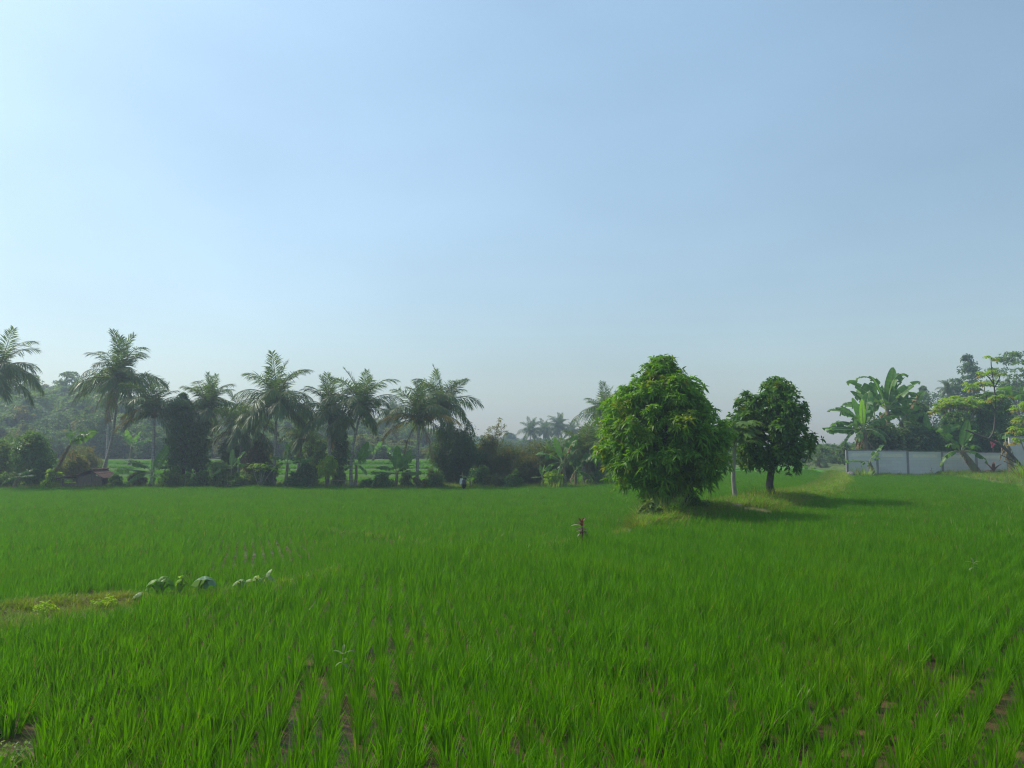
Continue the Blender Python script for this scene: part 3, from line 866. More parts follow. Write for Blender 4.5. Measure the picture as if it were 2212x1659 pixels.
# ------------------------------------------------------------------ banana plants
def banana_leaf_mesh(seed, L, Wd, e0, e1, pw, mat, tear=.3, fold=14, pet=.16, hang=0.0):
    r = np.random.default_rng(seed)
    n = 27
    fx, fz, e, s = arc(L, e0, e1, n, pw)
    mb = MB()
    tube(mb, np.stack([fx, 0 * fx, fz], 1), L * .012 * (1.15 - s) + .004, 5, 1)
    st = np.searchsorted(s, pet)
    u = (s - s[st]) / (1 - s[st])
    w = Wd / 2 * np.clip(np.sin(np.pi * np.clip(u, 0, 1) ** .72), 0, 1) ** .48
    for sd in (-1, 1):
        g = 0; fo = fold + r.normal(0, 6)
        q = st
        while q < n - 1:
            g = int(r.integers(2, 6)) if r.uniform() < .9 else 1
            if tear < .1: g = n
            e2 = min(q + g, n - 1)
            fo = fold + r.normal(0, 6 + 55 * tear) - hang * r.uniform(.3, 1)
            cutg = tear * r.uniform(0, .6)
            for k in range(q, e2):
                a = []
                for kk in (k, k + 1):
                    tang = np.array([math.cos(e[kk]), 0, math.sin(e[kk])]); nor = np.array([-math.sin(e[kk]), 0, math.cos(e[kk])])
                    c0 = np.array([fx[kk], 0, fz[kk]])
                    ww = w[kk]
                    sh = 0.0
                    if kk == q and q > st: sh = cutg * .5
                    if kk == e2 and e2 < n - 1: sh = -cutg * .5
                    f = math.radians(fo)
                    dv = np.array([0, sd * math.cos(f), 0]) + nor * math.sin(f)
                    m1 = c0 + dv * ww * .55 + tang * (sh * .5 * L / n)
                    dv2 = np.array([0, sd * math.cos(f - .35), 0]) + nor * math.sin(f - .35)
                    m2 = m1 + dv2 * ww * .45 + tang * (sh * L / n + .05 * ww) - np.array([0, 0, tear * .25 * ww])
                    a.append((c0, m1, m2))
                mb.add([a[0][0], a[1][0], a[1][1], a[0][1], a[0][2], a[1][2]], [(0, 1, 2, 3), (3, 2, 5, 4)])
            q = e2
    return mb.mesh('leaf', [mat, MAT['midrib']], True)
BL = {}
for v in range(2):
    BL['up', v] = banana_leaf_mesh(60 + v, 2.0, .66, 84 - v * 8, 74 - v * 12, 1.0, MAT['banana'], .08 + .2 * v)
    BL['rise', v] = banana_leaf_mesh(62 + v, 2.0, .68, 64, 46 - v * 18, 1.6, MAT['banana'], .25 + .2 * v, fold=22)
    BL['arch', v] = banana_leaf_mesh(64 + v, 2.0, .64, 46, -22 - v * 16, 1.5, MAT['banana'], .35 + .25 * v, fold=-8)
    BL['flat', v] = banana_leaf_mesh(66 + v, 2.0, .60, 16 - v * 8, -8, 1.3, MAT['banana'], .25 + .2 * v, fold=-16)
    BL['droop', v] = banana_leaf_mesh(68 + v, 2.0, .52, 20, -76, .9, MAT['banana'], .6, fold=-38)
    BL['dead', v] = banana_leaf_mesh(70 + v, 1.6, .34, -20, -88, .5, MAT['banana_dead'], .8, fold=-50)
BL['young', 0] = banana_leaf_mesh(72, 2.0, .42, 88, 76, 1.0, MAT['banana_lime'], .04, fold=14)
BL['young', 1] = banana_leaf_mesh(73, 2.0, .40, 78, 58, 1.0, MAT['banana_lime'], .05, fold=18)
BL['rag', 0] = banana_leaf_mesh(74, 2.0, .46, 60, -30, 1.5, MAT['banana'], .95, fold=-30)
BL['rag', 1] = banana_leaf_mesh(75, 2.0, .42, 72, 52, 1.5, MAT['banana_dead'], .9, fold=-20)
BL['broken', 0] = banana_leaf_mesh(76, 2.0, .46, 80, -80, 3.5, MAT['banana'], .3, fold=10)
BL['broken', 1] = banana_leaf_mesh(77, 2.0, .46, 76, -70, 4.0, MAT['banana'], .4, fold=10)
def banana(label, base, top, leaves, r0=.11, group='banana plants', seed=0, skirt=0, dry=0):
    """leaves: (azimuth deg [0 right, 90 away, 180 left, 270 to camera], length m, kind, roll)"""
    r = np.random.default_rng(900 + seed)
    t = thing('banana_plant', label, 'banana plant', base, 0, group)
    c = np.array(top) - np.array(base)
    s = np.linspace(0, 1, 8)
    path = c * s[:, None] + np.stack([.06 * np.sin(s * 3), 0 * s, 0 * s], 1); path[0, 2] -= .1
    mb = MB(); tube(mb, path, r0 * (1.15 - .5 * s), 9)
    mb.build('stem', MAT['pseudo'], t, True)
    for (a, L, kind, *roll) in leaves:
        v = int(r.integers(0, 2))
        if (kind, v) not in BL: v = 0
        o = link(bpy.data.objects.new('leaf', BL[kind, v])); o.parent = t
        o.location = Vector(c) - Vector((0, 0, .06))
        o.scale = (L / 2.0,) * 3
        o.rotation_euler = Euler((R(roll[0]) if roll else r.normal(0, .25), r.normal(0, .05), R(a + r.normal(0, 3))))
        if kind in ('dead',) or (kind == 'rag' and v == 1): o['label'] = 'dry brown torn leaf'
        if kind == 'young': o['label'] = 'lime green unfurling young leaf'
    for q in range(skirt):
        o = link(bpy.data.objects.new('leaf', BL['dead', q % 2])); o.parent = t
        o.location = Vector(c * r.uniform(.72, .98)); sc_ = r.uniform(.5, 1.0) * c[2] / 3.2
        o.scale = (sc_,) * 3; o.rotation_euler = (r.normal(0, .3), 0, r.uniform(0, 6.28)); o['label'] = 'dry brown hanging leaf'
    return t
def rnd_leaves(seed, n, L, kinds):
    r = np.random.default_rng(seed)
    return [(r.uniform(0, 40) + q * 137.5, L * r.uniform(.8, 1.1), kinds[q % len(kinds)]) for q in range(n)]
def bn(label, pxb, d, pxt, pyt, leaves, **kw):
    return banana(label, G(pxb, d), P(pxt, pyt, d), leaves, **kw)
# the garden behind the grey wall
dW = 77.5
u = M(1, dW)
bn('large banana plant with fanned side leaves over the left end of the grey wall', 1868, 79, 1866, 928,
   [(180, 92 * u, 'flat', -30), (178, 80 * u, 'arch', 20), (186, 88 * u, 'flat', 25), (172, 74 * u, 'flat'), (195, 70 * u, 'droop'), (200, 60 * u, 'arch'), (95, 78 * u, 'young'), (270, 70 * u, 'young', 5),
    (5, 90 * u, 'arch', 15), (350, 66 * u, 'droop'), (20, 80 * u, 'rise'), (40, 96 * u, 'up'), (150, 96 * u, 'rag'), (165, 84 * u, 'rise', -40), (230, 60 * u, 'droop'), (310, 60 * u, 'droop'), (160, 60 * u, 'dead')], r0=.32, seed=1, skirt=9)
bn('tallest banana plant behind the grey wall with upright leaves and a hooked tip', 1915, 82, 1916, 884,
   [(176, 112 * u, 'rise', 35), (178, 120 * u, 'broken', 10), (160, 95 * u, 'up', 30), (150, 84 * u, 'young'), (100, 110 * u, 'up', 20), (30, 106 * u, 'up', -60), (10, 118 * u, 'broken', 0), (5, 95 * u, 'rise', 30), (0, 92 * u, 'rise', -10), (352, 78 * u, 'arch', 25),
    (2, 70 * u, 'flat', -30), (350, 60 * u, 'droop'), (186, 60 * u, 'rag'), (230, 66 * u, 'arch'), (8, 88 * u, 'rag', 20)], r0=.3, seed=2, skirt=10)
bn('crowded banana plant between the two tall ones behind the grey wall', 1890, 83, 1890, 905,
   [(165, 90 * u, 'up', 40), (175, 86 * u, 'rise', 20), (20, 84 * u, 'up', -40), (90, 90 * u, 'up'), (185, 70 * u, 'flat'), (340, 66 * u, 'arch'), (250, 60 * u, 'droop'), (150, 90 * u, 'rag')], r0=.28, seed=31, skirt=6)
bn('banana plant right of the hooked leaf half sunk in the thorny bushes', 1946, 83, 1946, 912,
   [(12, 92 * u, 'rise', 20), (5, 84 * u, 'rise', -30), (170, 80 * u, 'up', 30), (350, 70 * u, 'arch', 20), (90, 80 * u, 'up'), (200, 60 * u, 'arch'), (300, 60 * u, 'droop'), (0, 80 * u, 'rag')], r0=.28, seed=32, skirt=5)
bn('banana plant with bright split leaf behind the middle of the grey wall', 2006, 81, 2006, 944,
   [(20, 70 * u, 'rise', 60), (0, 62 * u, 'arch', 20), (8, 58 * u, 'droop'), (180, 60 * u, 'rise'), (190, 56 * u, 'droop'), (270, 62 * u, 'arch'), (90, 56 * u, 'up')], r0=.25, seed=3, skirt=5)
bn('small banana plant with two spread leaves standing before the left part of the grey wall', 1882, 75.9, 1877, 996,
   [(170, 50 * u, 'flat', 10), (5, 46 * u, 'rise', 20), (340, 26 * u, 'arch'), (200, 26 * u, 'droop'), (250, 24 * u, 'droop')], r0=.16, seed=4, skirt=2)
bn('thick leaning banana plant with shredded brown stem before the grey wall', 2104, 75.6, 2076, 975,
   [(185, 66 * u, 'rise', 20), (190, 68 * u, 'droop', 0), (330, 60 * u, 'droop', 0), (80, 70 * u, 'up'), (20, 60 * u, 'rise'), (5, 52 * u, 'arch'), (15, 30 * u, 'dead'), (200, 52 * u, 'arch')], r0=.36, seed=5, skirt=6)
bn('nearly leafless banana stump with pale dry leaf beside the branching cassava stem', 2176, 75.4, 2172, 955,
   [(10, 34 * u, 'dead'), (350, 40 * u, 'dead'), (40, 56 * u, 'arch'), (180, 30 * u, 'dead')], r0=.3, seed=6, skirt=5)
bn('banana plant at the right edge pushing one striped leaf into the picture', 2262, 84, 2250, 872,
   [(172, 108 * u, 'arch', 30), (184, 80 * u, 'arch'), (90, 90 * u, 'up'), (0, 80 * u, 'arch'), (270, 70 * u, 'rise')], r0=.3, seed=7, skirt=4)
# along the tree line on the left and in the middle
dL = 62.0
v_ = M(1, dL)
bn('leaning banana plant with torn leaves next to the dark bush and the tiled hut', 108, 61.4, 150, 962,
   [(170, 58 * v_, 'up', 20), (100, 62 * v_, 'up', 50), (5, 62 * v_, 'rise', 40), (0, 74 * v_, 'arch', 0), (350, 60 * v_, 'rag'), (200, 44 * v_, 'dead'), (20, 46 * v_, 'dead')], r0=.17, seed=8, skirt=3)
bn('low banana plant with drooping leaves below the dark bush at the left edge', 40, 61.2, 38, 1030, rnd_leaves(1, 6, 44 * v_, ['arch', 'droop', 'flat']), r0=.14, seed=9)
bn('broad banana clump with an upright young leaf right of the tiled hut', 331, 61.6, 330, 1020, [(178, 84 * v_, 'flat', 30), (172, 76 * v_, 'arch'), (186, 72 * v_, 'droop'), (0, 50 * v_, 'arch'), (80, 66 * v_, 'up'), (40, 44 * v_, 'young'), (10, 60 * v_, 'rise'), (200, 60 * v_, 'arch'), (300, 50 * v_, 'droop')], r0=.16, seed=10, skirt=2)
bn('banana plant with an arching leaf left of the fullest palm trunk', 500, 61.6, 500, 1012, [(170, 56 * v_, 'arch'), (12, 52 * v_, 'rise', 30), (60, 44 * v_, 'up'), (200, 48 * v_, 'droop'), (340, 44 * v_, 'arch')], r0=.13, seed=11)
bn('banana plant with a lit lime leaf just right of the fullest palm trunk', 619, 61.4, 621, 1000, [(150, 56 * v_, 'up', 30), (170, 50 * v_, 'arch'), (60, 54 * v_, 'young'), (355, 62 * v_, 'flat', 10), (10, 44 * v_, 'arch'), (215, 44 * v_, 'droop')], r0=.14, seed=12, skirt=2)
bn('banana plant at the foot of the curved palm trunk', 770, 61.8, 769, 1004, [(120, 60 * v_, 'up', 30), (20, 52 * v_, 'rise', 50), (175, 40 * v_, 'rise'), (200, 44 * v_, 'droop'), (330, 40 * v_, 'droop')], r0=.13, seed=13)
bn('full banana plant in front of the green terrace gap', 855, 61.6, 857, 1022, [(178, 56 * v_, 'flat', 20), (185, 52 * v_, 'arch'), (160, 52 * v_, 'rise'), (100, 62 * v_, 'up'), (60, 60 * v_, 'up', 30), (20, 60 * v_, 'rise', 40), (0, 62 * v_, 'flat', 20), (350, 48 * v_, 'arch'), (195, 72 * v_, 'droop'), (300, 40 * v_, 'arch')], r0=.15, seed=14, skirt=1)
bn('banana seedling at the foot of the bamboo behind the scarecrow bag', 1015, 61.2, 1014, 1034, [(20, 28 * v_, 'rise', 30), (10, 24 * v_, 'up'), (190, 26 * v_, 'arch')], r0=.07, seed=15)
bn('banana plant with one pale lit leaf left of the young low palm', 1219, 61.2, 1216, 1000, [(165, 52 * v_, 'rise', 30), (175, 66 * v_, 'arch'), (90, 64 * v_, 'young'), (60, 72 * v_, 'up'), (15, 60 * v_, 'rise'), (185, 60 * v_, 'droop'), (340, 48 * v_, 'rag'), (250, 44 * v_, 'droop')], r0=.14, seed=16, skirt=2)
bn('tiny banana plant with two lit leaves before the yellowish bamboo', 1171, 60.9, 1171, 1029, [(165, 24 * v_, 'flat', 10), (20, 26 * v_, 'young'), (95, 28 * v_, 'up'), (340, 22 * v_, 'droop')], r0=.06, seed=17)
bn('banana plant with shredded pale leaves close against the young low palm', 1240, 62.2, 1242, 1018, [(30, 70 * v_, 'rise', 30), (10, 56 * v_, 'rag'), (150, 50 * v_, 'up'), (350, 50 * v_, 'droop'), (200, 40 * v_, 'dead')], r0=.13, seed=18, skirt=2)
bn('hazy banana plant on the far terrace left of centre gap', 806, 108, 808, 985, rnd_leaves(3, 7, 2.6, ['rise', 'arch', 'up']), r0=.2, seed=19)
bn('hazy banana plant on the far terrace behind the yellow-fronded palm', 850, 112, 850, 988, rnd_leaves(4, 7, 2.6, ['arch', 'rise', 'droop']), r0=.2, seed=20)
bn('hazy banana plant on the terrace between the two left palms', 285, 96, 284, 965, rnd_leaves(5, 7, 2.6, ['arch', 'rise', 'up']), r0=.2, seed=21)
bn('low banana plant at the end of the far field left of the wall', 1745, 88, 1745, 1018, rnd_leaves(6, 6, 1.7, ['arch', 'rise', 'droop']), r0=.12, seed=22)

# ------------------------------------------------------------------ bamboo thickets
def bamboo(label, px, d, top_y, w_px, leaf, seed, culms=46, name='bamboo_clump', group='bamboo clumps', per=90, bare=0, stretch=.62, twigs=0):
    r = np.random.default_rng(seed)
    loc = G(px, d)
    t = thing(name, label, 'bamboo', loc, 0, group)
    Hh = P(px, top_y, d).z - loc.z; Wd = M(w_px, d)
    mb = MB(); B = []; Dv = []
    for q in range(culms):
        a = r.uniform(0, 6.28); rb = .18 * Wd * math.sqrt(r.uniform()); rt = Wd / 2 * math.sqrt(r.uniform(.02, 1))
        h = Hh * (1 - .45 * (rt / (Wd / 2)) ** 2.2) * r.uniform(.55, 1.0)
        s = np.linspace(0, 1, 10)
        rad = rb + (rt - rb) * s ** 2.1
        z = h * np.sin(s * 1.72) / math.sin(1.72) if r.uniform() < .6 else h * s ** .85
        z = np.minimum(z, h)
        p = np.stack([rad * np.cos(a), rad * np.sin(a) * .7, z], 1); p[0, 2] = -.1
        tube(mb, p, np.linspace(.035, .008, 10), 5)
        u = r.uniform(.12, 1.02, per) ** .8
        c = np.stack([np.interp(u, s, p[:, k]) for k in range(3)], 1)
        c += r.normal(0, 1, (per, 3)) * (.14 + .34 * (1 - np.abs(u - .6)))[:, None] * stretch
        B.append(c)
        out = np.array([math.cos(a), math.sin(a), 0])
        Dv.append(nrm(r.normal(0, .7, (per, 3)) + out * .5 + np.array([0, 0, -.25])))
    for q in range(bare):
        a = r.uniform(-1.2, 1.2); h = Hh * r.uniform(1.02, 1.16)
        s = np.linspace(0, 1, 10); rt = Wd * r.uniform(.15, .5)
        p = np.stack([rt * s ** 2 * np.cos(a), rt * s ** 2 * .4 * np.sin(a), h * s ** .8], 1)
        tube(mb, p, np.linspace(.03, .006, 10), 4)
        for k in range(9):
            f = r.integers(5, 10); e = p[f] + np.array([r.uniform(-.7, .9), r.uniform(-.3, .3), r.uniform(-.2, .6)])
            tube(mb, np.array([p[f], (p[f] + e) / 2 + (0, 0, .1), e]), [.010, .008, .005], 3)
            B.append(e + r.normal(0, .10, (10, 3))); Dv.append(nrm(r.normal(0, 1, (10, 3))))
    mb.build('culms', MAT['bamboo'], t, True)
    B = np.concatenate(B); Dv = np.concatenate(Dv)
    k = 3
    b = np.repeat(B, k, 0) + r.normal(0, .07, (len(B) * k, 3)); dv = nrm(np.repeat(Dv, k, 0) + r.normal(0, .55, (len(B) * k, 3)))
    b = b[:]; keep = b[:, 2] > .02
    b, dv = b[keep], dv[keep]
    mb = MB()
    leaf_cards(mb, b, dv, .30 * r.uniform(.6, 1.2, len(b)), .055, .35, 1, None, None, r)
    mb.build('foliage', MAT[leaf], t)
    return t
bamboo('tall dark bamboo clump right of the yellow-fronded palm', 985, 66, 908, 132, 'deep', 31, 70, per=120)
bamboo('wispy pale bamboo clump with thin bare tips against the sky', 1052, 67, 940, 62, 'olive', 32, 36, bare=4, per=70)
bamboo('low brownish bamboo clump beside the wispy tips', 1098, 66, 958, 92, 'olive', 33, 50)
bamboo('arching yellow bamboo clump in the middle of the thicket', 1150, 65, 958, 104, 'olive', 34, 56)
bamboo('green bamboo clump arching over the shaded hollow', 1205, 66.5, 945, 120, 'mid', 35, 60)
bamboo('bamboo clump standing behind the young low palm', 1285, 68, 918, 110, 'mid', 36, 60)
bamboo('light feathery bamboo clump at the left edge behind the dark bush', 45, 74, 925, 130, 'mid', 37, 50)
bamboo('brownish bamboo clump behind the torn banana leaves and the hut', 185, 74, 962, 100, 'olive', 38, 40)
bamboo('pale bamboo brush between the fullest palm trunk and its left neighbour', 560, 68, 962, 90, 'olive', 39, 36)

# ------------------------------------------------------------------ bushes and trees of the tree line
def bush(label, px, d, top_y, w_px, leaf, seed, L=.24, Wd=.10, np_=22, per=16, k=6, low=.75, name='bush', cat='bush', group=None, z0=.0, base_y=None, pr=None, droop=.3, young=None, ya=0.0, trunk_r=.04, bark='bark', lean=0.0, pw=.6, nlimb=7, trunks=None, spread=(45, 100), seg=1, ysq=1.0):
    loc = G(px, d)
    h = P(px, top_y, d).z - loc.z; w = M(w_px, d)
    zb = (P(px, base_y, d).z - loc.z) if base_y else z0
    return tree(name, label, cat, loc, dome(h * .94, w * .9, zb, low, lean=lean, pw=pw), seed, np_, pr or min(w, h) * .23, per, k, L, Wd, leaf, group, trunk_r, bark, nlimb, young, ya,
                spread=spread, droop=droop, up=.4, seg=seg, trunk_name='trunk' if cat == 'tree' else 'stems', trunks=trunks, ysq=ysq)
S4 = [(-.3, 0, 1), (.25, .2, .8), (.1, -.25, .7), (.5, -.1, .7)]
bush('large dark round tree beside the leaning torn banana at the left edge', 92, 63.5, 932, 108, 'dark', 41, np_=80, per=22, name='dense_tree', cat='tree', young='mid', ya=.10, z0=.3, trunk_r=.14, low=.85)
bush('grey green loose bush at the far left edge beside the dark round tree', 12, 64, 945, 80, 'mid', 42, np_=50, per=18)
bush('leafy bush with dull foliage between the leaning banana and the hut roof', 172, 64.5, 972, 62, 'olive', 43, np_=34, base_y=1030)
bush('tall dark column of foliage between two palms like an ivy covered tree', 392, 65, 838, 74, 'mid', 44, young='deep', ya=.5, pr=M(17, 65), np_=110, per=24, low=.95, pw=.35, name='dense_tree', cat='tree', base_y=1022, trunk_r=.16, trunks=S4, L=.26)
bush('second dark leafy column touching the tall one on its right', 434, 66, 890, 58, 'mid', 45, np_=70, per=22, low=.9, pw=.4, name='dense_tree', cat='tree', base_y=1015, trunk_r=.12, trunks=S4)
bush('dark small tree left of the fullest palm trunk', 503, 66, 940, 54, 'deep', 46, young='mid', ya=.3, np_=46, per=20, name='dense_tree', cat='tree', base_y=1018, trunk_r=.1)
bush('dark round tree behind the thin pale palm trunk', 738, 67, 905, 52, 'deep', 47, young='mid', ya=.3, np_=56, per=22, name='dense_tree', cat='tree', base_y=1000, trunk_r=.1, low=.7)
bush('broad dark tree behind the low young palm', 684, 70, 935, 70, 'deep', 48, young='mid', ya=.3, np_=50, per=20, name='dense_tree', cat='tree', base_y=1012, trunk_r=.1)
bush('brownish scrub tree behind the fullest palm trunk', 565, 67, 945, 80, 'olive', 49, np_=50, base_y=1022)
bush('lime green young tree in front of the thin pale palm trunk', 709, 61.5, 985, 52, 'lime', 50, np_=34, per=16, L=.26, Wd=.07, name='young_tree', cat='tree', base_y=1022, droop=.6, trunk_r=.05, pr=.42)
bush('greyish bush with upright twigs left of the lime green young tree', 672, 62, 992, 62, 'mid', 51, np_=30, young='pale', ya=.25)
bush('leafy shrub with silvery tips behind the lime young tree', 690, 63.5, 972, 46, 'mid', 52, np_=26, young='pale', ya=.35, base_y=1030)
bush('small golden shrub at the field edge right of the hut', 361, 61, 1026, 30, 'lime', 53, np_=10, per=12, L=.16, Wd=.07)
bush('yellow leafed clump glowing behind the left trunks', 490, 66.5, 1008, 44, 'lime', 54, np_=12, base_y=1032)
SHRUBS = [(262, 1030, 36, 'mid', 'low green shrub touching the right side of the hut'), (300, 1036, 34, 'olive', 'dull low shrub left of the broad banana clump'), (385, 1030, 44, 'mid', 'shaded low shrub under the tall dark column'),
 (415, 1026, 40, 'mid', 'leafy low shrub below the dark columns with thin stems'), (450, 1030, 44, 'mid', 'green low shrub under the palm above the dark columns'), (478, 1018, 42, 'pale', 'pale leafy shrub with thin stem left of the arching banana'),
 (525, 1022, 50, 'mid', 'low shrub right of the arching banana leaf'), (556, 1034, 40, 'mid', 'shaded low shrub in the shade left of the fullest palm trunk'), (584, 1022, 40, 'deep', 'dark shrub touching the fullest palm trunk on its left'),
 (642, 1030, 48, 'mid', 'low green shrub right of the lit lime banana leaf'), (655, 1012, 44, 'deep', 'dark shrub below the low young palm'), (735, 1030, 34, 'pale', 'pale shrub right of the lime young tree'),
 (800, 1036, 42, 'mid', 'shaded low shrub between the curved trunk and the full banana'), (830, 1037, 36, 'mid', 'low shrub at the left foot of the full banana'), (882, 1034, 32, 'mid', 'shaded low shrub between the full banana and the grey palm trunk'),
 (925, 1016, 44, 'olive', 'brownish bush right of the grey palm trunk'), (945, 1030, 44, 'mid', 'grassy green bush in front of the second bamboo trunk'), (1040, 1024, 44, 'mid', 'leafy green shrub right of the scarecrow bag'),
 (1070, 1028, 40, 'olive', 'dull shrub below the wispy bamboo'), (1110, 1028, 44, 'mid', 'low shrub at the foot of the brownish bamboo'), (1195, 1032, 40, 'lime', 'light grassy shrub under the lit pale banana leaf'), (1290, 1022, 44, 'mid', 'shrub showing at the left edge of the mango tree'),
 (20, 1030, 50, 'mid', 'low shrub at the left edge in front of the grey bush'), (128, 1030, 30, 'lime', 'light leafed shrub left of the hut at the banana foot')]
for q, (px, ty, w, lf, lab) in enumerate(SHRUBS):
    bush(lab, px, 61.2 + (q * 37 % 10) * .18, ty - 3 - 9 * (q % 3), w * 1.2, lf, 600 + q, np_=22, per=14, k=6, pr=M(w, 61) * .17, L=.22 + .04 * (q % 3), Wd=.09 + .02 * (q % 2), name='shrub', cat='shrub', group='shrubs along the field edge', trunk_r=.025, nlimb=5)

# ------------------------------------------------------------------ cassava and papaya: palmate leaves on long stalks
def palmate(mb, r, c, outd, size, lobes=7, m=0, droop=.35, width=.2):
    outd = nrm(outd); up = np.array([0, 0, 1.])
    s1_ = nrm(np.cross(outd, up)); 
    a = np.radians(np.linspace(-135, 135, lobes) + r.normal(0, 6, lobes))
    d = outd * np.cos(a)[:, None] + s1_ * np.sin(a)[:, None] + np.array([0, 0, -.15])
    L = size * (1 - .35 * np.abs(a) / 2.4)
    leaf_cards(mb, np.repeat(c[None], lobes, 0), d, L, L * width * 1.6, droop, 3, np.full(lobes, m), nrm(np.cross(d, up + r.normal(0, .12, (lobes, 3)))), r)
def cassava(label, base, heads, leaf, seed, size=.3, stalk=.45, nleaf=16, stems=None, name='cassava_plant', cat='cassava plant', yellow=None, r0=.05, group=None, bark='bark_pale', lobes=7, width=.2, lift=.35):
    """heads: world points carrying an umbrella of leaves; stems: extra polylines (world) drawn instead of straight stems"""
    r = np.random.default_rng(seed)
    t = thing(name, label, cat, base, 0, group)
    b = np.array(base); mb = MB(); ml = MB()
    if stems is None:
        for hd in heads:
            hd = np.array(hd) - b
            s = np.linspace(0, 1, 7)[:, None]
            p = hd * s + np.array([.12, .05, 0]) * np.sin(s * 3.1) * np.linalg.norm(hd) * .25 * r.normal()
            p[0] = (r.normal(0, .05), r.normal(0, .05), -.1)
            tube(mb, p, np.linspace(r0, r0 * .5, 7), 6)
    else:
        for pl, ra, rb in stems:
            pl = np.array([np.array(q) - b for q in pl]); 
            tt = np.linspace(0, len(pl) - 1, len(pl) * 4); p = np.stack([np.interp(tt, np.arange(len(pl)), pl[:, k]) for k in range(3)], 1)
            kf = np.ones(3) / 3
            p[1:-1] = (p[:-2] + p[1:-1] + p[2:]) / 3
            tube(mb, p, np.linspace(ra, rb, len(p)), 7)
    for hd in heads:
        hd = np.array(hd) - b
        for q in range(nleaf):
            a = q * 2.4 + r.normal(0, .3); el = r.uniform(-.35, 1.0) if lift > 0 else r.uniform(-.9, .2)
            d = nrm(np.array([math.cos(a), math.sin(a), el * .8 + lift * .3]))
            st = hd - np.array([0, 0, r.uniform(0, .3)])
            c = st + d * stalk * r.uniform(.6, 1.15)
            tube(ml, np.array([st, (st + c) / 2 + (0, 0, .04), c]), [.010, .008, .006], 3, 0)
            m = 1 if (yellow and el < -.05) else 0
            palmate(ml, r, c, np.array([d[0], d[1], d[2] * .3 - .1]), size * r.uniform(.75, 1.15), lobes, m, width=width)
    mb.build('stem', MAT[bark], t, True)
    ml.build('crown', [MAT[leaf], MAT[yellow or leaf]], t)
    return t
dC = 85
hd = [P(2026 + 88 * a, 866 + 26 * (a - .5) ** 2 * 2 + b * 14, dC + 1.5 * c) for a, b, c in [(0, .6, 0), (.12, .2, -.5), (.25, -.2, 1), (.36, -.2, -.5), (.5, -.5, 0), (.62, -.3, .6), (.75, 0, -.5), (.88, .2, .3), (1, .6, 1), (.3, .5, -1), (.5, .4, -1), (.7, .6, -1)]]
cassava('wide yellowish cassava umbrella with hanging yellow leaves above the grey wall', G(2068, dC), hd, 'lime', 71, size=.7, stalk=.8, nleaf=20, yellow='palm_yellow', r0=.08)
hd = [P(x_, y_, 88) for x_, y_ in [(2100, 835), (2128, 828), (2150, 852), (2118, 858), (2090, 870), (2160, 880)]]
cassava('tall leafy cassava top lit yellow green in front of the hazy conifer-shaped tree', G(2125, 88), hd, 'lime', 72, size=.7, stalk=.8, nleaf=22, yellow='palm_yellow', r0=.08)
dB = 70
bs = G(2214, dB)
hd = [P(x_, y_, dB) for x_, y_ in [(2141, 772), (2123, 805), (2142, 802), (2160, 808), (2130, 862), (2148, 858), (2172, 852)]]
stem1 = [bs, P(2200, 1000, dB), P(2168, 965, dB), P(2136, 948, dB), P(2112, 940, dB), P(2085, 928, dB)]
stem2 = [P(2136, 948, dB), P(2146, 935, dB), P(2150, 905, dB), P(2151, 870, dB), P(2147, 830, dB), P(2141, 790, dB), P(2141, 772, dB)]
twigs = [[P(2147, 830, dB), P(2136, 815, dB), P(2124, 806, dB)], [P(2148, 838, dB), P(2158, 820, dB), P(2161, 808, dB)], [P(2150, 888, dB), P(2140, 870, dB), P(2130, 862, dB)], [P(2151, 885, dB), P(2165, 866, dB), P(2173, 852, dB)],
         [P(2195, 1000, dB), P(2178, 990, dB), P(2160, 982, dB)], [P(2204, 1010, dB), P(2186, 1004, dB), P(2168, 996, dB)]]
cassava('old leaning cassava with bare forked branch and few yellow leaf tufts', bs, hd, 'lime', 73, size=.48, stalk=.38, nleaf=8, yellow='palm_yellow', stems=[(stem1, .17, .07), (stem2, .09, .035)] + [(q, .06, .03) for q in twigs], bark='bark')
hd = [P(x_, y_, 66) for x_, y_ in [(2200, 880), (2222, 872), (2205, 905), (2230, 900), (2196, 925), (2215, 930), (2240, 925), (2204, 950)]]
cassava('yellow green cassava bush cut by the right edge of the picture', G(2222, 66), hd, 'lime', 74, size=.5, stalk=.5, nleaf=16, yellow='palm_yellow', r0=.05)
hd = [P(x_, y_, 61.6) for x_, y_ in [(545, 1004), (560, 1000), (575, 1004), (592, 1008), (566, 1010)]]
cassava('flat topped cassava with yellow green leaves left of the fullest palm trunk', G(568, 61.6), hd, 'lime', 75, size=.32, stalk=.4, nleaf=12, r0=.035, bark='bark_pale')
hd = [P(x_, y_, 61.8) for x_, y_ in [(456, 1002), (474, 998), (488, 1004)]]
cassava('slender cassava with pale leaves in front of the dark columns', G(472, 61.8), hd, 'pale', 76, size=.3, stalk=.38, nleaf=12, r0=.035)
dP = 35.4
cassava('papaya tree with a pale straight trunk between the mango and the smaller tree', G(1583, dP), [P(1591, 938, dP), P(1592, 928, dP)], 'mid', 77, size=.62, stalk=.85, nleaf=26, name='papaya_tree', cat='papaya tree',
        stems=[([G(1583, dP) - Vector((0, 0, .1)), P(1583, 1030, dP), P(1586, 980, dP), P(1591, 926, dP)], .115, .07)], lobes=9, width=.22, yellow=None)

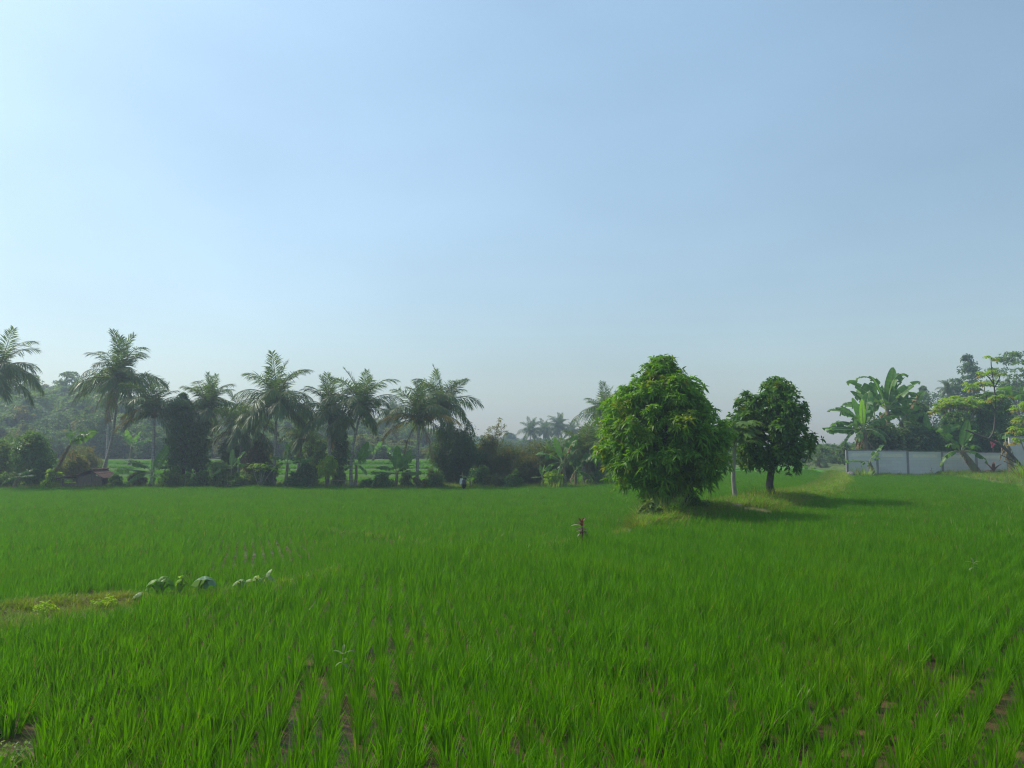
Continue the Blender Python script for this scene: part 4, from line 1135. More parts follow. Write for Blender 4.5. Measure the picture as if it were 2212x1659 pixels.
# ------------------------------------------------------------------ garden trees behind the wall
bush('dense thorny bush filling the gap above the grey wall behind the bananas', 1905, 80.5, 903, 150, 'mid', 81, ysq=.35, np_=120, per=24, L=.38, Wd=.16, young='olive', ya=.2)
bush('tall tangled dark tree right of the hooked banana leaf', 1968, 88, 858, 92, 'mid', 82, np_=130, per=24, L=.36, Wd=.15, name='tangled_tree', cat='tree', low=.9, young='deep', ya=.4, pw=.4)
bush('dark undergrowth showing over the middle of the grey wall', 1975, 80.6, 922, 150, 'deep', 83, ysq=.35, np_=90, per=24, L=.4, Wd=.15)
bush('dark leafy shrub under the wide cassava umbrella', 2062, 82.5, 888, 120, 'dark', 84, ysq=.35, np_=120, per=24, L=.38, Wd=.15, low=.95, pw=.4, young='mid', ya=.3)
bush('dense dark tree with lit upper leaves behind the forked cassava branch', 2134, 86, 836, 130, 'dark', 85, ysq=.35, np_=130, per=22, L=.36, Wd=.12, name='dense_tree', cat='tree', low=.95, pw=.45, young='mid', ya=.3, droop=.5)
bush('shaded bush above the right end of the grey wall', 2140, 81.5, 930, 90, 'deep', 86, ysq=.35, np_=46, per=20, L=.36, Wd=.14)
bush('leafy bush on the far side of the right wall at the picture edge', 2215, 95, 890, 90, 'mid', 87, np_=50, per=20, L=.4, Wd=.14)

# ------------------------------------------------------------------ hazy trees farther back
def far_tree(name, label, px, d, top_y, w_px, seed, leaf='deep', prof=None, base_y=None, np_=46, per=16, k=5, L=.6, Wd=.26, flat=1.0, low=.7, group='hazy trees in the distance', trunk_r=.22, pw=.6, nlimb=10, pr=None):
    loc = G(px, d); h = P(px, top_y, d).z - loc.z; w = M(w_px, d)
    zb = (P(px, base_y, d).z - loc.z) if base_y else h * .25
    return tree(name, label, 'tree', loc, prof(h, w) if prof else dome(h * .95, w * .92, zb, low, pw=pw), seed, np_, pr or w * .16, per, k, L, Wd, leaf, group, trunk_r, 'bark', nlimb, spread=(50, 100), droop=.2, up=.5, flat=flat)
def layered(h, w): return [(h * .62, 0, w * .2), (h * .74, 0, w * .45), (h * .84, .0, w * .5), (h * .93, 0, w * .42), (h, 0, w * .2)]
def cone(h, w): return [(h * .2, 0, w * .42), (h * .45, 0, w * .48), (h * .62, 0, w * .46), (h * .76, 0, w * .36), (h * .86, 0, w * .22), (h * .97, 0, w * .08)]
far_tree('conifer_shaped_tree', 'tall bluish cone shaped tree standing clear above the right garden', 2092, 150, 757, 92, 91, prof=cone, np_=90, flat=.45, L=.55, pr=1.3)
far_tree('layered_tree', 'tall flat layered tree against the sky at the top right edge', 2192, 135, 764, 120, 92, prof=layered, np_=40, flat=.18, L=.5, leaf='mid', pr=1.5)
far_tree('round_tree', 'hazy rounded tree between the hooked banana leaf and the cone shaped tree', 2000, 145, 828, 90, 93, low=.85)
far_tree('round_tree', 'hazy broad tree below the cone shaped tree', 2062, 150, 845, 120, 94, low=.85, np_=60)
far_tree('round_tree', 'hazy tree mass behind the layered tree at the right edge', 2185, 160, 818, 130, 95, low=.9, np_=60)
far_tree('layered_tree', 'flat layered tree showing behind the leftmost palm', 40, 155, 792, 92, 96, prof=layered, np_=36, flat=.2, leaf='mid', pr=1.5)
far_tree('layered_tree', 'open crowned pale tree topping the left wood beside the tallest palm', 148, 170, 806, 72, 97, prof=layered, np_=34, flat=.4, leaf='mid', pr=1.2)
far_tree('round_tree', 'dark hazy tree left of the tallest palm trunk', 185, 150, 842, 90, 98, low=.85, np_=60)
far_tree('round_tree', 'pale green hazy tree behind the leaning palm trunk', 215, 125, 905, 70, 99, leaf='mid', low=.85)
far_tree('round_tree', 'hazy tree at the left edge below the layered crown', 70, 140, 858, 100, 100, low=.9, np_=60)
far_tree('round_tree', 'dark hazy tree between the tallest palm and the browned palm', 290, 150, 868, 84, 101, low=.9, np_=60)
far_tree('round_tree', 'blue hazy tree filling the gap left of the yellow-fronded palm', 838, 175, 905, 80, 102, low=.9, np_=60)
far_tree('round_tree', 'blue hazy tree just behind the curved palm trunk', 782, 165, 912, 84, 103, low=.9, np_=60)
far_tree('round_tree', 'small dark round tree on the skyline right of the bamboo tips', 1100, 260, 936, 40, 104, low=.9, np_=30)
far_tree('slender_tree', 'slender loose crowned tree right of the smaller fruit tree', 1762, 112, 962, 46, 105, leaf='mid', np_=30, L=.4, Wd=.16, trunk_r=.14, base_y=985)
far_tree('slender_tree', 'bluish loose tree in the gap left of the grey wall', 1792, 125, 962, 44, 106, np_=30, L=.4, Wd=.16, trunk_r=.14, base_y=985)
far_tree('slender_tree', 'darker leafy tree touching the left end of the grey wall', 1820, 110, 955, 42, 107, leaf='mid', np_=34, L=.4, Wd=.16, trunk_r=.14, base_y=1000)
far_tree('round_tree', 'low hazy tree showing under the right side of the mango tree', 1545, 105, 962, 60, 108, base_y=1008, np_=34, L=.45)
far_tree('round_tree', 'low hazy tree row piece behind the papaya trunk', 1610, 108, 968, 60, 109, base_y=1010, np_=34, L=.45)
far_tree('round_tree', 'low hazy tree under the smaller fruit tree crown', 1690, 112, 962, 70, 110, base_y=1010, np_=34, L=.45)

# far woods: too many to count, one object
def woods_mesh(seed, h, w, leaf, npf=40):
    r = np.random.default_rng(seed)
    C, PR = puffs_from_profile(r, dome(h, w, h * .12, .9, pw=.5), npf, w * .17)
    mb = MB(); foliage(mb, r, C, PR, 14, 5, .62, .3, (50, 100), .2, .5)
    tube(mb, [(0, 0, -.5), (0, 0, h * .6)], [.25, .12], 6, 2)
    return mb.mesh('wood_tree', [MAT[leaf], MAT[leaf], MAT['bark']])
wp = [woods_mesh(800 + q, 10, 7 + q % 3, ['deep', 'mid', 'deep', 'olive', 'deep', 'mid'][q]) for q in range(6)]
pxs, tops = [-700, -100, 60, 150, 230, 300, 400, 500, 620, 700, 760, 860, 920, 1000, 1060, 1120, 1180, 1320, 1420, 1520, 1600, 1780, 1900, 2000, 2300, 2900], \
            [850, 842, 836, 832, 846, 862, 880, 888, 892, 896, 905, 905, 925, 935, 943, 945, 943, 940, 944, 950, 954, 957, 948, 935, 925, 910]
wx, wy, wz, ws, wh, wi = [], [], [], [], [], []
wr = np.random.default_rng(55)
def add_wood(px, d, lo, hi):
    x = PX(px, d); z = gz(x, d)
    zt = H_EYE - (np.interp(px, pxs, tops) - 972) * d / F
    h = (zt - z) * wr.uniform(lo, hi)
    if h < 1.5: return
    wx.append(x); wy.append(d); wz.append(z - .1); s = min(h / 10, 2.4); wh.append(s); ws.append(min(max(s, .55), 1.5) * wr.uniform(.9, 1.3)); wi.append(int(wr.integers(0, 6)))
for q in range(300): add_wood(wr.uniform(-160, 760), wr.uniform(146, 250), .78, 1.04)
for q in range(150): add_wood(wr.uniform(-140, 330), wr.uniform(116, 150), .3, .75)
for q in range(170): add_wood(wr.uniform(300, 1010), wr.uniform(114, 150), .25, .62)
for q in range(90): add_wood(wr.uniform(700, 1010), wr.uniform(150, 270), .75, 1.02)
for q in range(420): add_wood(wr.uniform(-250, 2500), wr.uniform(330, 520), .7, 1.0)
for q in range(60): add_wood(wr.uniform(1040, 1420), wr.uniform(150, 260), .5, .9)
for q in range(70): add_wood(wr.uniform(1850, 2500), wr.uniform(180, 300), .6, 1.0)
for q in range(90): add_wood(wr.uniform(1380, 1840), wr.uniform(120, 200), .5, .95)
n = len(wx)
scatter('distant_woods', np.stack([wx, wy, wz], 1), np.stack([np.zeros(n), np.zeros(n), wr.uniform(0, 6.28, n)], 1), np.stack([ws, ws, wh], 1), wi, wp,
        'hazy blue green woodland massed behind the paddies and along the skyline', 'woodland')

# ------------------------------------------------------------------ grey block wall
def wall_mat():
    m, t, out = new_mat('grey_block_wall')
    tc = node(t, 'ShaderNodeTexCoord')
    mp = node(t, 'ShaderNodeMapping'); t.links.new(tc.outputs['Object'], mp.inputs[0]); mp.inputs['Rotation'].default_value = (R(90), 0, 0)
    br = node(t, 'ShaderNodeTexBrick'); t.links.new(mp.outputs[0], br.inputs['Vector'])
    br.inputs['Color1'].default_value = (.64, .625, .59, 1); br.inputs['Color2'].default_value = (.575, .56, .53, 1); br.inputs['Mortar'].default_value = (.52, .51, .485, 1)
    br.inputs['Scale'].default_value = 1.0; br.inputs['Mortar Size'].default_value = .012; br.inputs['Brick Width'].default_value = 1.1; br.inputs['Row Height'].default_value = .32
    n = noise(t, 1.6, 5); n2 = noise(t, .9, 3)
    st = node(t, 'ShaderNodeSeparateXYZ'); t.links.new(tc.outputs['Object'], st.inputs[0])
    damp = node(t, 'ShaderNodeMapRange'); t.links.new(st.outputs[2], damp.inputs[0]); damp.inputs[1].default_value = 1.0; damp.inputs[2].default_value = .1
    mu = node(t, 'ShaderNodeMath', operation='MULTIPLY'); t.links.new(damp.outputs[0], mu.inputs[0]); t.links.new(ramp(t, n2, .45, .62), mu.inputs[1])
    col = mixc(t, ramp(t, n, .45, .9), br.outputs[0], (.64, .625, .59))
    m2 = node(t, 'ShaderNodeMath', operation='MULTIPLY'); t.links.new(mu.outputs[0], m2.inputs[0]); m2.inputs[1].default_value = .30
    col = mixc(t, m2.outputs[0], col, (.20, .21, .19))
    b = node(t, 'ShaderNodeBsdfPrincipled'); t.links.new(col, b.inputs['Base Color']); b.inputs['Roughness'].default_value = .9
    bp = node(t, 'ShaderNodeBump'); bp.inputs['Strength'].default_value = .5; bp.inputs['Distance'].default_value = .02
    t.links.new(br.outputs['Fac'], bp.inputs['Height']); bp.invert = True; t.links.new(bp.outputs[0], b.inputs['Normal'])
    t.links.new(b.outputs[0], out.inputs[0])
    return m
MAT['wall'] = wall_mat()
MAT['wall_post'] = surf_mat('concrete_post', (.20, .19, .18), (.30, .285, .27), 4, stretch=(1, 1, .4))
MAT['wall_strip'] = surf_mat('yellowish_render', (.76, .70, .57), (.68, .64, .54), 5)
MAT['wall_side'] = surf_mat('plain_grey_render', (.50, .485, .46), (.58, .565, .54), .8)
dWl = 77.4
posts = [1823.5, 1888, 1953, 2027, 2100, 2167]
x0 = PX(posts[0], dWl)
wl = thing('block_wall', 'long pale grey block wall with darker posts behind the right rice field', 'wall', (x0, dWl, gz(x0, dWl) - .25))
zb = wl.location.z
def ztop(px): return P(px, np.interp(px, [1823, 2167], [971, 977]), dWl).z - zb
for q, pp in enumerate(posts):
    mb = MB(); zt = ztop(pp)
    box(mb, (PX(pp, dWl) - x0, 0, zt / 2 - .02), (.21, .205, zt - .04))
    mb.build('post', MAT['wall_post'], wl)
for q in range(5):
    xa, xb = PX(posts[q], dWl) - x0 + .106, PX(posts[q + 1], dWl) - x0 - .106
    zt = (ztop(posts[q]) + ztop(posts[q + 1])) / 2 - .101
    mb = MB(); box(mb, ((xa + xb) / 2, .02, zt / 2), (xb - xa, .16, zt))
    pn = mb.build('panel', MAT['wall'], wl)
    mb = MB(); wS = (xb - xa) * .74
    box(mb, ((xa + xb) / 2 + .05 * (q % 2), -.0625, zt - .40), (wS, .013, .30))
    mb.build('render_strip', MAT['wall_strip'], pn)
    mb = MB(); zc = (ztop(posts[q]) + ztop(posts[q + 1])) / 2 - .05
    box(mb, ((xa + xb) / 2, 0, zc), (xb - xa - .004, .22, .10))
    mb.build('coping', MAT['wall_post'], wl)
x1 = PX(2172, dWl + .6)
w2 = thing('rendered_wall', 'taller plain grey wall at the right edge behind the cassava', 'wall', (x1, dWl + .6, gz(x1, dWl + .6) - .2))
mb = MB(); z2 = P(2180, 944, dWl).z - w2.location.z
xe = PX(2330, dWl) - x1
box(mb, (xe / 2, 0, z2 / 2), (xe, .2, z2)); mb.build('wall_face', MAT['wall_side'], w2)
mb = MB(); box(mb, (xe / 2, 0, z2 + .05), (xe + .06, .3, .1)); mb.build('coping', MAT['wall_post'], w2)
# a stone at the wall's left foot, scrap in front, pink cloth behind
def rock(label, loc, s, mat, seed, name='stone', cat='stone', flat=.7, n=1):
    r = np.random.default_rng(seed); mb = MB()
    k, l = 10, 7
    for c in range(n):
        V = []
        off = r.normal(0, s * .7, 3) * (n > 1); off[2] = abs(off[2]) * .3
        f = 1 + .22 * np.sin(np.arange(k) * r.uniform(1, 3) + r.uniform(0, 6))
        for b_ in range(l):
            th = math.pi * b_ / (l - 1)
            for a_ in range(k):
                ph = 2 * math.pi * a_ / k
                q = s * f[a_] * (1 + .1 * r.normal())
                V.append((q * math.sin(th) * math.cos(ph) + off[0], q * math.sin(th) * math.sin(ph) + off[1], q * flat * math.cos(th) + off[2] + s * flat * .5))
        Q = [(b_ * k + a_, b_ * k + (a_ + 1) % k, (b_ + 1) * k + (a_ + 1) % k, (b_ + 1) * k + a_) for b_ in range(l - 1) for a_ in range(k)]
        mb.add(V, Q)
    o = mb.build(name, mat, None, True); o.location = loc
    return tag(o, label, cat)
rock('dark rough stone at the left foot of the grey wall', G(1826, 74.8) + Vector((0, 0, .1)), .34, MAT['stone'], 1, n=3)
rock('pale dry husk lying on the trodden bund right of the mango tree', G(1584, 31.3) + Vector((0, 0, .02)), .16, MAT['husk'], 2, 'coconut_husk', 'husk', .45, 4)

def cloth(mb, c, w, h, r, m=0, taper=1.0, wave=.15, th=.02, nx=6, nz=9, skew=0.0):
    """a hanging piece of plastic or cloth with real thickness"""
    V = []
    for s_ in (-1, 1):
        for b_ in range(nz):
            f = b_ / (nz - 1)
            ww = w * (1 - (1 - taper) * f) * (.35 + .65 * math.sin(math.pi * min(1, .25 + f * .75)) ** .8)
            for a_ in range(nx):
                g = a_ / (nx - 1) - .5
                V.append((c[0] + ww * g + skew * f * h, c[1] + s_ * th / 2 + wave * w * math.sin(g * 7 + f * 3) * .6, c[2] - h * f))
    N = nx * nz
    Q = []
    for b_ in range(nz - 1):
        for a_ in range(nx - 1):
            i = b_ * nx + a_
            Q.append((i, i + nx, i + nx + 1, i + 1)); Q.append((N + i, N + i + 1, N + i + nx + 1, N + i + nx))
    ed = [(b_ * nx, (b_ + 1) * nx) for b_ in range(nz - 1)] + [((b_ + 1) * nx - 1 + nx, (b_ + 1) * nx - 1) for b_ in range(nz - 1)] + [(a_ + 1, a_) for a_ in range(nx - 1)] + [((nz - 1) * nx + a_, (nz - 1) * nx + a_ + 1) for a_ in range(nx - 1)]
    for i, j_ in ed: Q.append((i, j_, N + j_, N + i))
    mb.add(V, Q, None, m)
rr_ = np.random.default_rng(5)
pk = P(2145, 953, 79.5)
gp_ = thing('hanging_cloth', 'small pink cloth scrap showing above the right end of the grey wall', 'cloth', (pk.x, 79.5, gz(pk.x, 79.5)))
mb = MB(); cloth(mb, (.05, 0, pk.z - gp_.location.z + .1), .62, .78, rr_, 0, .5, .2, skew=-.25)
mb.build('cloth', MAT['pink'], gp_, True)
mb = MB(); tube(mb, [(-.02, .05, -.1), (0, .05, 2), (.05, .05, pk.z - gp_.location.z + .12)], [.04, .035, .02], 6); mb.build('stick', MAT['post_wood'], gp_, True)

# scarer: thin pole with a white and a black plastic bag
ds = 47.0
gb = G(1001, ds)
sc_ = thing('bird_scarer', 'thin pole with a white plastic strip and a drooping black bag in the far rice', 'bird scarer', gb)
zz = lambda py: P(1001, py, ds).z - gb.z
xx = lambda px: PX(px, ds) - gb.x
mb = MB(); tube(mb, [(xx(1003.5), 0, -.1), (xx(1002), 0, zz(1060)), (xx(1000.5), 0, zz(1040)), (xx(999.6), 0, zz(1020))], [.022, .02, .016, .010], 6); mb.build('pole', MAT['bamboo'], sc_, True)
mb = MB(); cloth(mb, (xx(998.6), -.05, zz(1033)), M(6.5, ds), M(13, ds), rr_, 0, 1.2, .25, skew=-.18); mb.build('white_strip', MAT['white_plastic'], sc_, True)
mb = MB()
hh = np.array([(xx(1000.5), -.02, zz(1035)), (xx(1002.3), -.03, zz(1038)), (xx(1003.2), -.03, zz(1043)), (xx(1003.6), -.03, zz(1048)), (xx(1003.0), -.03, zz(1053)), (xx(1003.0), -.03, zz(1056))])
tube(mb, hh, np.array([.02, .10, .15, .16, .11, .03]), 9); mb.build('black_bag', MAT['black_plastic'], sc_, True)
# a second plain thin pole
g2 = G(716, 52)
mb = MB(); tube(mb, [(0, 0, -.1), (.02, 0, .6), (.0, 0, 1.3)], [.014, .012, .008], 6)
o = mb.build('bamboo_pole', MAT['post_wood'], None, True); o.location = g2; tag(o, 'bare thin stake standing in the rice below the lime green young tree', 'stake')
# bamboo rail
g3 = G(718, 61.0)
rl = thing('bamboo_rail', 'low horizontal bamboo rail on short posts below the lime green young tree', 'fence', g3)
wR = M(58, 61)
mb = MB(); tube(mb, [(-.1, 0, .74), (wR * .5, 0, .70), (wR, 0, .76)], [.035, .035, .03], 6); mb.build('rail', MAT['bamboo'], rl, True)
for f in (.03, .5, .95):
    mb = MB(); tube(mb, [(wR * f, .06, -.1), (wR * f, .06, .8)], [.04, .035], 6); mb.build('post', MAT['post_wood'], rl, True)

# ------------------------------------------------------------------ tiled bamboo hut
dH = 61.6
hb = G(147, dH)
hut = thing('field_hut', 'small bamboo field hut with a sagging clay tile roof at the left field edge', 'hut', hb)
def hx(px): return PX(px, dH) - hb.x
def hz(py): return P(180, py, dH).z - hb.z
dep = 2.0
def roof_slab(mb, pts, y0, y1, tw=.21, th=.05):
    """pts: profile polyline in (x,z); runs from y0 to y1 with tile ripples"""
    pts = np.array(pts, float)
    cum = np.concatenate([[0], np.cumsum(np.hypot(*(pts[1:] - pts[:-1]).T))])
    nn = int(cum[-1] / .13); ny_ = int((y1 - y0) / .07)
    u = np.linspace(0, cum[-1], nn); px = np.interp(u, cum, pts[:, 0]); pz = np.interp(u, cum, pts[:, 1])
    yy = np.linspace(y0, y1, ny_)
    U, Y = np.meshgrid(u, yy)
    rip = .018 * np.abs(np.sin(Y / tw * np.pi)) + .03 * ((U / .26) % 1) + rng.normal(0, .006, U.shape)
    X = np.broadcast_to(px, U.shape); Z = np.broadcast_to(pz, U.shape) + rip
    top = np.stack([X, Y, Z], -1).reshape(-1, 3); bot = top - np.array([0, 0, th])
    i = np.arange(ny_ - 1)[:, None] * nn; j = np.arange(nn - 1)[None]
    Q = np.stack([i + j, i + j + 1, i + nn + j + 1, i + nn + j], -1).reshape(-1, 4)
    N = nn * ny_
    E = []
    for a_ in range(nn - 1): E += [(a_, a_ + 1, N + a_ + 1, N + a_), ((ny_ - 1) * nn + a_ + 1, (ny_ - 1) * nn + a_, N + (ny_ - 1) * nn + a_, N + (ny_ - 1) * nn + a_ + 1)]
    for b_ in range(ny_ - 1): E += [(b_ * nn, N + b_ * nn, N + (b_ + 1) * nn, (b_ + 1) * nn), (b_ * nn + nn - 1, (b_ + 1) * nn + nn - 1, N + (b_ + 1) * nn + nn - 1, N + b_ * nn + nn - 1)]
    mb.add(np.vstack([top, bot]), np.vstack([Q, Q[:, ::-1] + N, np.array(E)]))
ridge = (hx(209), hz(1016))
mb = MB(); roof_slab(mb, [(hx(135), hz(1034)), (hx(150), hz(1031)), (hx(180), hz(1026)), (hx(198), hz(1019)), ridge], -.35, dep + .3)
roof_slab(mb, [(ridge[0], ridge[1] - .012), (hx(218), hz(1021)), (hx(236), hz(1033))], -.35, dep + .3)
rf = mb.build('roof', MAT['tile'], hut)
mb = MB(); tube(mb, [(ridge[0], y_, ridge[1] + .05 + .02 * math.sin(y_ * 9)) for y_ in np.linspace(-.36, dep + .31, 14)], .085, 8); mb.build('ridge_tiles', MAT['tile'], rf, True)
for px, top in ((147, 1033), (180, 1027), (209, 1018), (229, 1029)):
    for y_ in (0, dep):
        mb = MB(); zt = hz(top) - .06
        box(mb, (hx(px), y_, zt / 2 - .1), (.11, .11, zt + .2)); mb.build('post', MAT['post_wood'], hut)
def slats(xa, xb, za, zb, y_, gap=.01, w=.075, mat='plank', nm='wall_panel', ztop2=None):
    mb = MB(); n_ = max(2, int((xb - xa) / w))
    for q in range(n_):
        c = xa + (q + .5) * (xb - xa) / n_
        zz_ = zb if ztop2 is None else zb + (ztop2 - zb) * (q + .5) / n_
        box(mb, (c, y_ + rng.normal(0, .006), (za + zz_) / 2 + rng.normal(0, .01)), ((xb - xa) / n_ - gap, .025, zz_ - za))
    return mb.build(nm, MAT[mat], hut)
slats(hx(181.5), hx(208), .15, hz(1028) - .05, -.03, ztop2=hz(1019) - .10)
slats(hx(210), hx(228), .15, hz(1020) - .12, -.03, ztop2=hz(1030) - .08)
slats(hx(148.5), hx(179), .15, hz(1043), -.03)
slats(hx(148), hx(228), .15, hz(1031) - .05, dep + .02)
for z_ in (.62, 1.0):
    mb = MB(); box(mb, ((hx(147) + hx(229)) / 2, -.075, z_), (hx(229) - hx(147) + .1, .05, .06)); mb.build('rail', MAT['post_wood'], hut)

# ------------------------------------------------------------------ small plants in and beside the rice
def leafy(label, loc, name, cat, leaves, stem_h, seed, mats, stem_mat='mid', r0=.012, group=None):
    """leaves: (azimuth, elevation, length, width, z, material index)"""
    t = thing(name, label, cat, loc, 0, group)
    mb = MB(); tube(mb, [(0, 0, -.05), (.01, 0, stem_h * .5), (.0, .01, stem_h)], [r0 * 1.2, r0, r0 * .7], 6); mb.build('stem', MAT[stem_mat], t, True)
    r = np.random.default_rng(seed)
    for (a, el, L, Wd, z, mi) in leaves:
        mb = MB(); a = R(a); el = R(el)
        fx, fz, e, s = arc(L, math.degrees(el), math.degrees(el) - 45, 8, 1.2)
        w = Wd / 2 * np.sin(np.pi * np.clip(s * .96 + .03, 0, 1)) ** .7
        ca, sa = math.cos(a), math.sin(a)
        V = []
        for q in range(8):
            for sd in (-1, 0, 1):
                lx = fx[q]; ly = sd * w[q]; lz = fz[q] + abs(sd) * w[q] * .25 + z
                V.append((lx * ca - ly * sa, lx * sa + ly * ca, lz))
        Q = [(q * 3 + k, q * 3 + k + 1, q * 3 + 4 + k, q * 3 + 3 + k) for q in range(7) for k in (0, 1)]
        mb.add(V, Q); mb.build('leaf', MAT[mats[mi]], t, True)
    return t
dcp = 26.5
def ring(n, el, L, Wd, z, mi, a0=0, r=random):
    return [(a0 + q * 360 / n + r.uniform(-15, 15), el + r.uniform(-10, 10), L * r.uniform(.85, 1.1), Wd, z, mi) for q in range(n)]
gC = G(1255, 21.9)
leafy('red leaved cordyline standing up out of the green rice', gC, 'cordyline_plant', 'plant',
      ring(5, 74, .24, .07, .60, 0) + ring(6, 48, .24, .075, .54, 0, 30) + ring(6, 22, .22, .075, .46, 0, 70) + ring(5, 0, .20, .07, .40, 0, 20) + [(185, 20, .34, .10, .55, 1), (170, 5, .2, .06, .42, 1), (10, 10, .2, .06, .42, 1), (200, -20, .2, .07, .38, 1)], .66, 1, ['cordyline', 'cordy_pale'], 'cordyline', .02)
gW = G(751, 8.7)
leafy('small pale broad leaved weed between the nearest rice rows', gW, 'broadleaf_weed', 'weed', [(5, 35, .13, .04, .44, 0), (175, 30, .13, .04, .45, 0), (90, 70, .10, .035, .46, 0), (200, -10, .10, .04, .36, 0), (330, -15, .11, .045, .35, 0), (80, 10, .1, .04, .38, 0), (265, 40, .11, .035, .44, 0)], .47, 2, ['pale'], 'pale', .007, 'broadleaf weeds')
gW2 = G(2083, 15.6)
leafy('small pale weed alone in the right half of the rice', gW2, 'broadleaf_weed', 'weed', [(5, 35, .16, .05, .44, 0), (175, 30, .16, .05, .45, 0), (90, 70, .12, .04, .46, 0), (200, 0, .14, .05, .36, 0), (330, 5, .12, .045, .38, 0), (270, 30, .14, .05, .42, 0)], .47, 3, ['pale'], 'pale', .007, 'broadleaf weeds')

def taro(label, loc, leaves, seed, mat, group='taro plants'):
    """leaves: (dx, dz, az, pitch, size)"""
    t = thing('taro_plant', label, 'taro plant', loc, 0, group)
    mb = MB()
    for (dx, dz, az, pitch, size) in leaves:
        tube(mb, [(0, 0, -.05), (dx * .4, .02, dz * .6), (dx, .03, dz)], [.018, .014, .008], 5)
    mb.build('stalks', MAT['pale'], t, True)
    r = np.random.default_rng(seed)
    for (dx, dz, az, pitch, size) in leaves:
        mb = MB(); V = [(0, 0, 0)]; n = 22; rings = 3
        for q in range(1, rings + 1):
            for k in range(n):
                th = 2 * math.pi * k / n
                rad = size * (.62 + .38 * math.cos(th)) * (1 - .22 * math.exp(-((th - math.pi) / .3) ** 2)) if True else size
                rad = size * (.55 + .45 * max(0, math.cos(th)) ** 2 + .12 * (math.cos(th) < 0)) * (1 - .55 * math.exp(-((th - math.pi) / .28) ** 2))
                f = q / rings
                V.append((rad * f * math.cos(th), rad * f * math.sin(th) * .85, -.35 * size * f * f * (1 + .4 * math.sin(th * 2 + seed)) + .05 * size * math.sin(th * 6 + q)))
        T = [(0, 1 + k, 1 + (k + 1) % n) for k in range(n)]
        Q = [(1 + q * n + k, 1 + (q + 1) * n + k, 1 + (q + 1) * n + (k + 1) % n, 1 + q * n + (k + 1) % n) for q in range(rings - 1) for k in range(n)]
        rm = np.array(Euler((r.normal(0, .15), R(pitch), R(az))).to_matrix())
        mb.add(np.array(V) @ rm.T + np.array([dx, .03, dz]), Q, T)
        mb.build('leaf', MAT[mat], t, True)
    return t
dt = 14.4
def tz(px, py, d=dt): g = G(px, d); return g
uT = M(1, dt)
g = G(362, dt)
def tl(px, py, base, d=dt): return (PX(px, d) - base.x, P(px, py + 9, d).z - base.z)
taro('taro plant with broad yellow green leaves at the bend of the bund', g, [(*tl(350, 1243, g), 180, 14, 22 * uT), (*tl(376, 1241, g), 10, 22, 20 * uT), (*tl(364, 1238, g), 250, 30, 17 * uT), (*tl(358, 1252, g), 300, 35, 16 * uT), (*tl(384, 1252, g), 330, 30, 14 * uT), (*tl(340, 1255, g), 210, 25, 13 * uT)], 1, 'taro')
g = G(402, dt)
taro('small yellowing taro plant left of the bluish leaf', g, [(*tl(411, 1236, g), 30, 35, 17 * uT), (*tl(397, 1246, g), 200, 45, 14 * uT), (*tl(404, 1252, g), 280, 40, 13 * uT), (*tl(417, 1250, g), 340, 30, 12 * uT)], 2, 'lime')
g = G(440, dt + .3)
taro('taro plant with one wide dull bluish leaf drooping over the bund', g, [(*tl(438, 1243, g), 205, 16, 28 * uT), (*tl(456, 1247, g), 330, 28, 20 * uT), (*tl(446, 1254, g), 270, 40, 16 * uT)], 3, 'taro_blue')
g = G(345, dt - .4)
taro('pale leaf low beside the yellow green taro plant', g, [(*tl(335, 1265, g), 190, 35, 15 * uT)], 4, 'taro_pale')
g = G(575, 15.0)
taro('pale taro plant with curled whitish leaves at the sparse rice', g, [(*tl(560, 1238, g, 15.0), 160, 50, 14 * uT), (*tl(586, 1230, g, 15.0), 30, -50, 14 * uT), (*tl(597, 1238, g, 15.0), 10, 40, 15 * uT), (*tl(574, 1246, g, 15.0), 280, 70, 14 * uT), (*tl(548, 1243, g, 15.0), 190, 25, 12 * uT)], 5, 'taro_pale')
g = G(532, 14.8)
taro('pale small leaved taro plant left of the curled whitish one', g, [(*tl(523, 1247, g, 14.8), 190, 30, 13 * uT), (*tl(538, 1250, g, 14.8), 320, 40, 12 * uT), (*tl(531, 1243, g, 14.8), 90, 10, 10 * uT)], 6, 'taro_pale')

def tuft(label, loc, n, h, w, lean, spread, bend, seed, mats=('reed', 'rice_dry'), dry=.12, name='grass_tuft', cat='grass tuft', group=None):
    mb = blades(np.random.default_rng(seed), n, h, w, lean, spread, bend, 4, dry)
    o = mb.build(name, [MAT[mats[0]], MAT[mats[1]]]); o.location = loc
    return tag(o, label, cat, group)
tuft('tall pale reedy grass tuft at the left foot of the mango tree', G(1432, 28.9), 190, 1.25, .026, 26, .55, 45, 1)
tuft('shorter reedy grass tuft left of the tall one below the mango tree', G(1395, 28.2), 140, .9, .024, 40, .5, 60, 2)
tuft('grass tuft under the mango branches right of the tall reedy tuft', G(1458, 29.4), 90, .95, .024, 24, .3, 50, 3)
tuft('pale grass tuft at the left foot of the grey wall', G(1857, 75.2), 150, 1.3, .06, 38, .8, 60, 4)
tuft('spiky yellow green grass clump at the right edge below the cassava', G(2206, 62), 160, 1.9, .08, 48, .5, 40, 5, ('lime', 'rice_dry'))
tuft('grassy clump beside the banana with the lit pale leaf', G(1195, 60.9), 160, 1.1, .05, 30, .9, 50, 6)
tuft('dark grass tuft in the shade of the smaller fruit tree', G(1640, 36.6), 160, .75, .024, 34, .7, 50, 7, ('grass', 'rice_dry'))
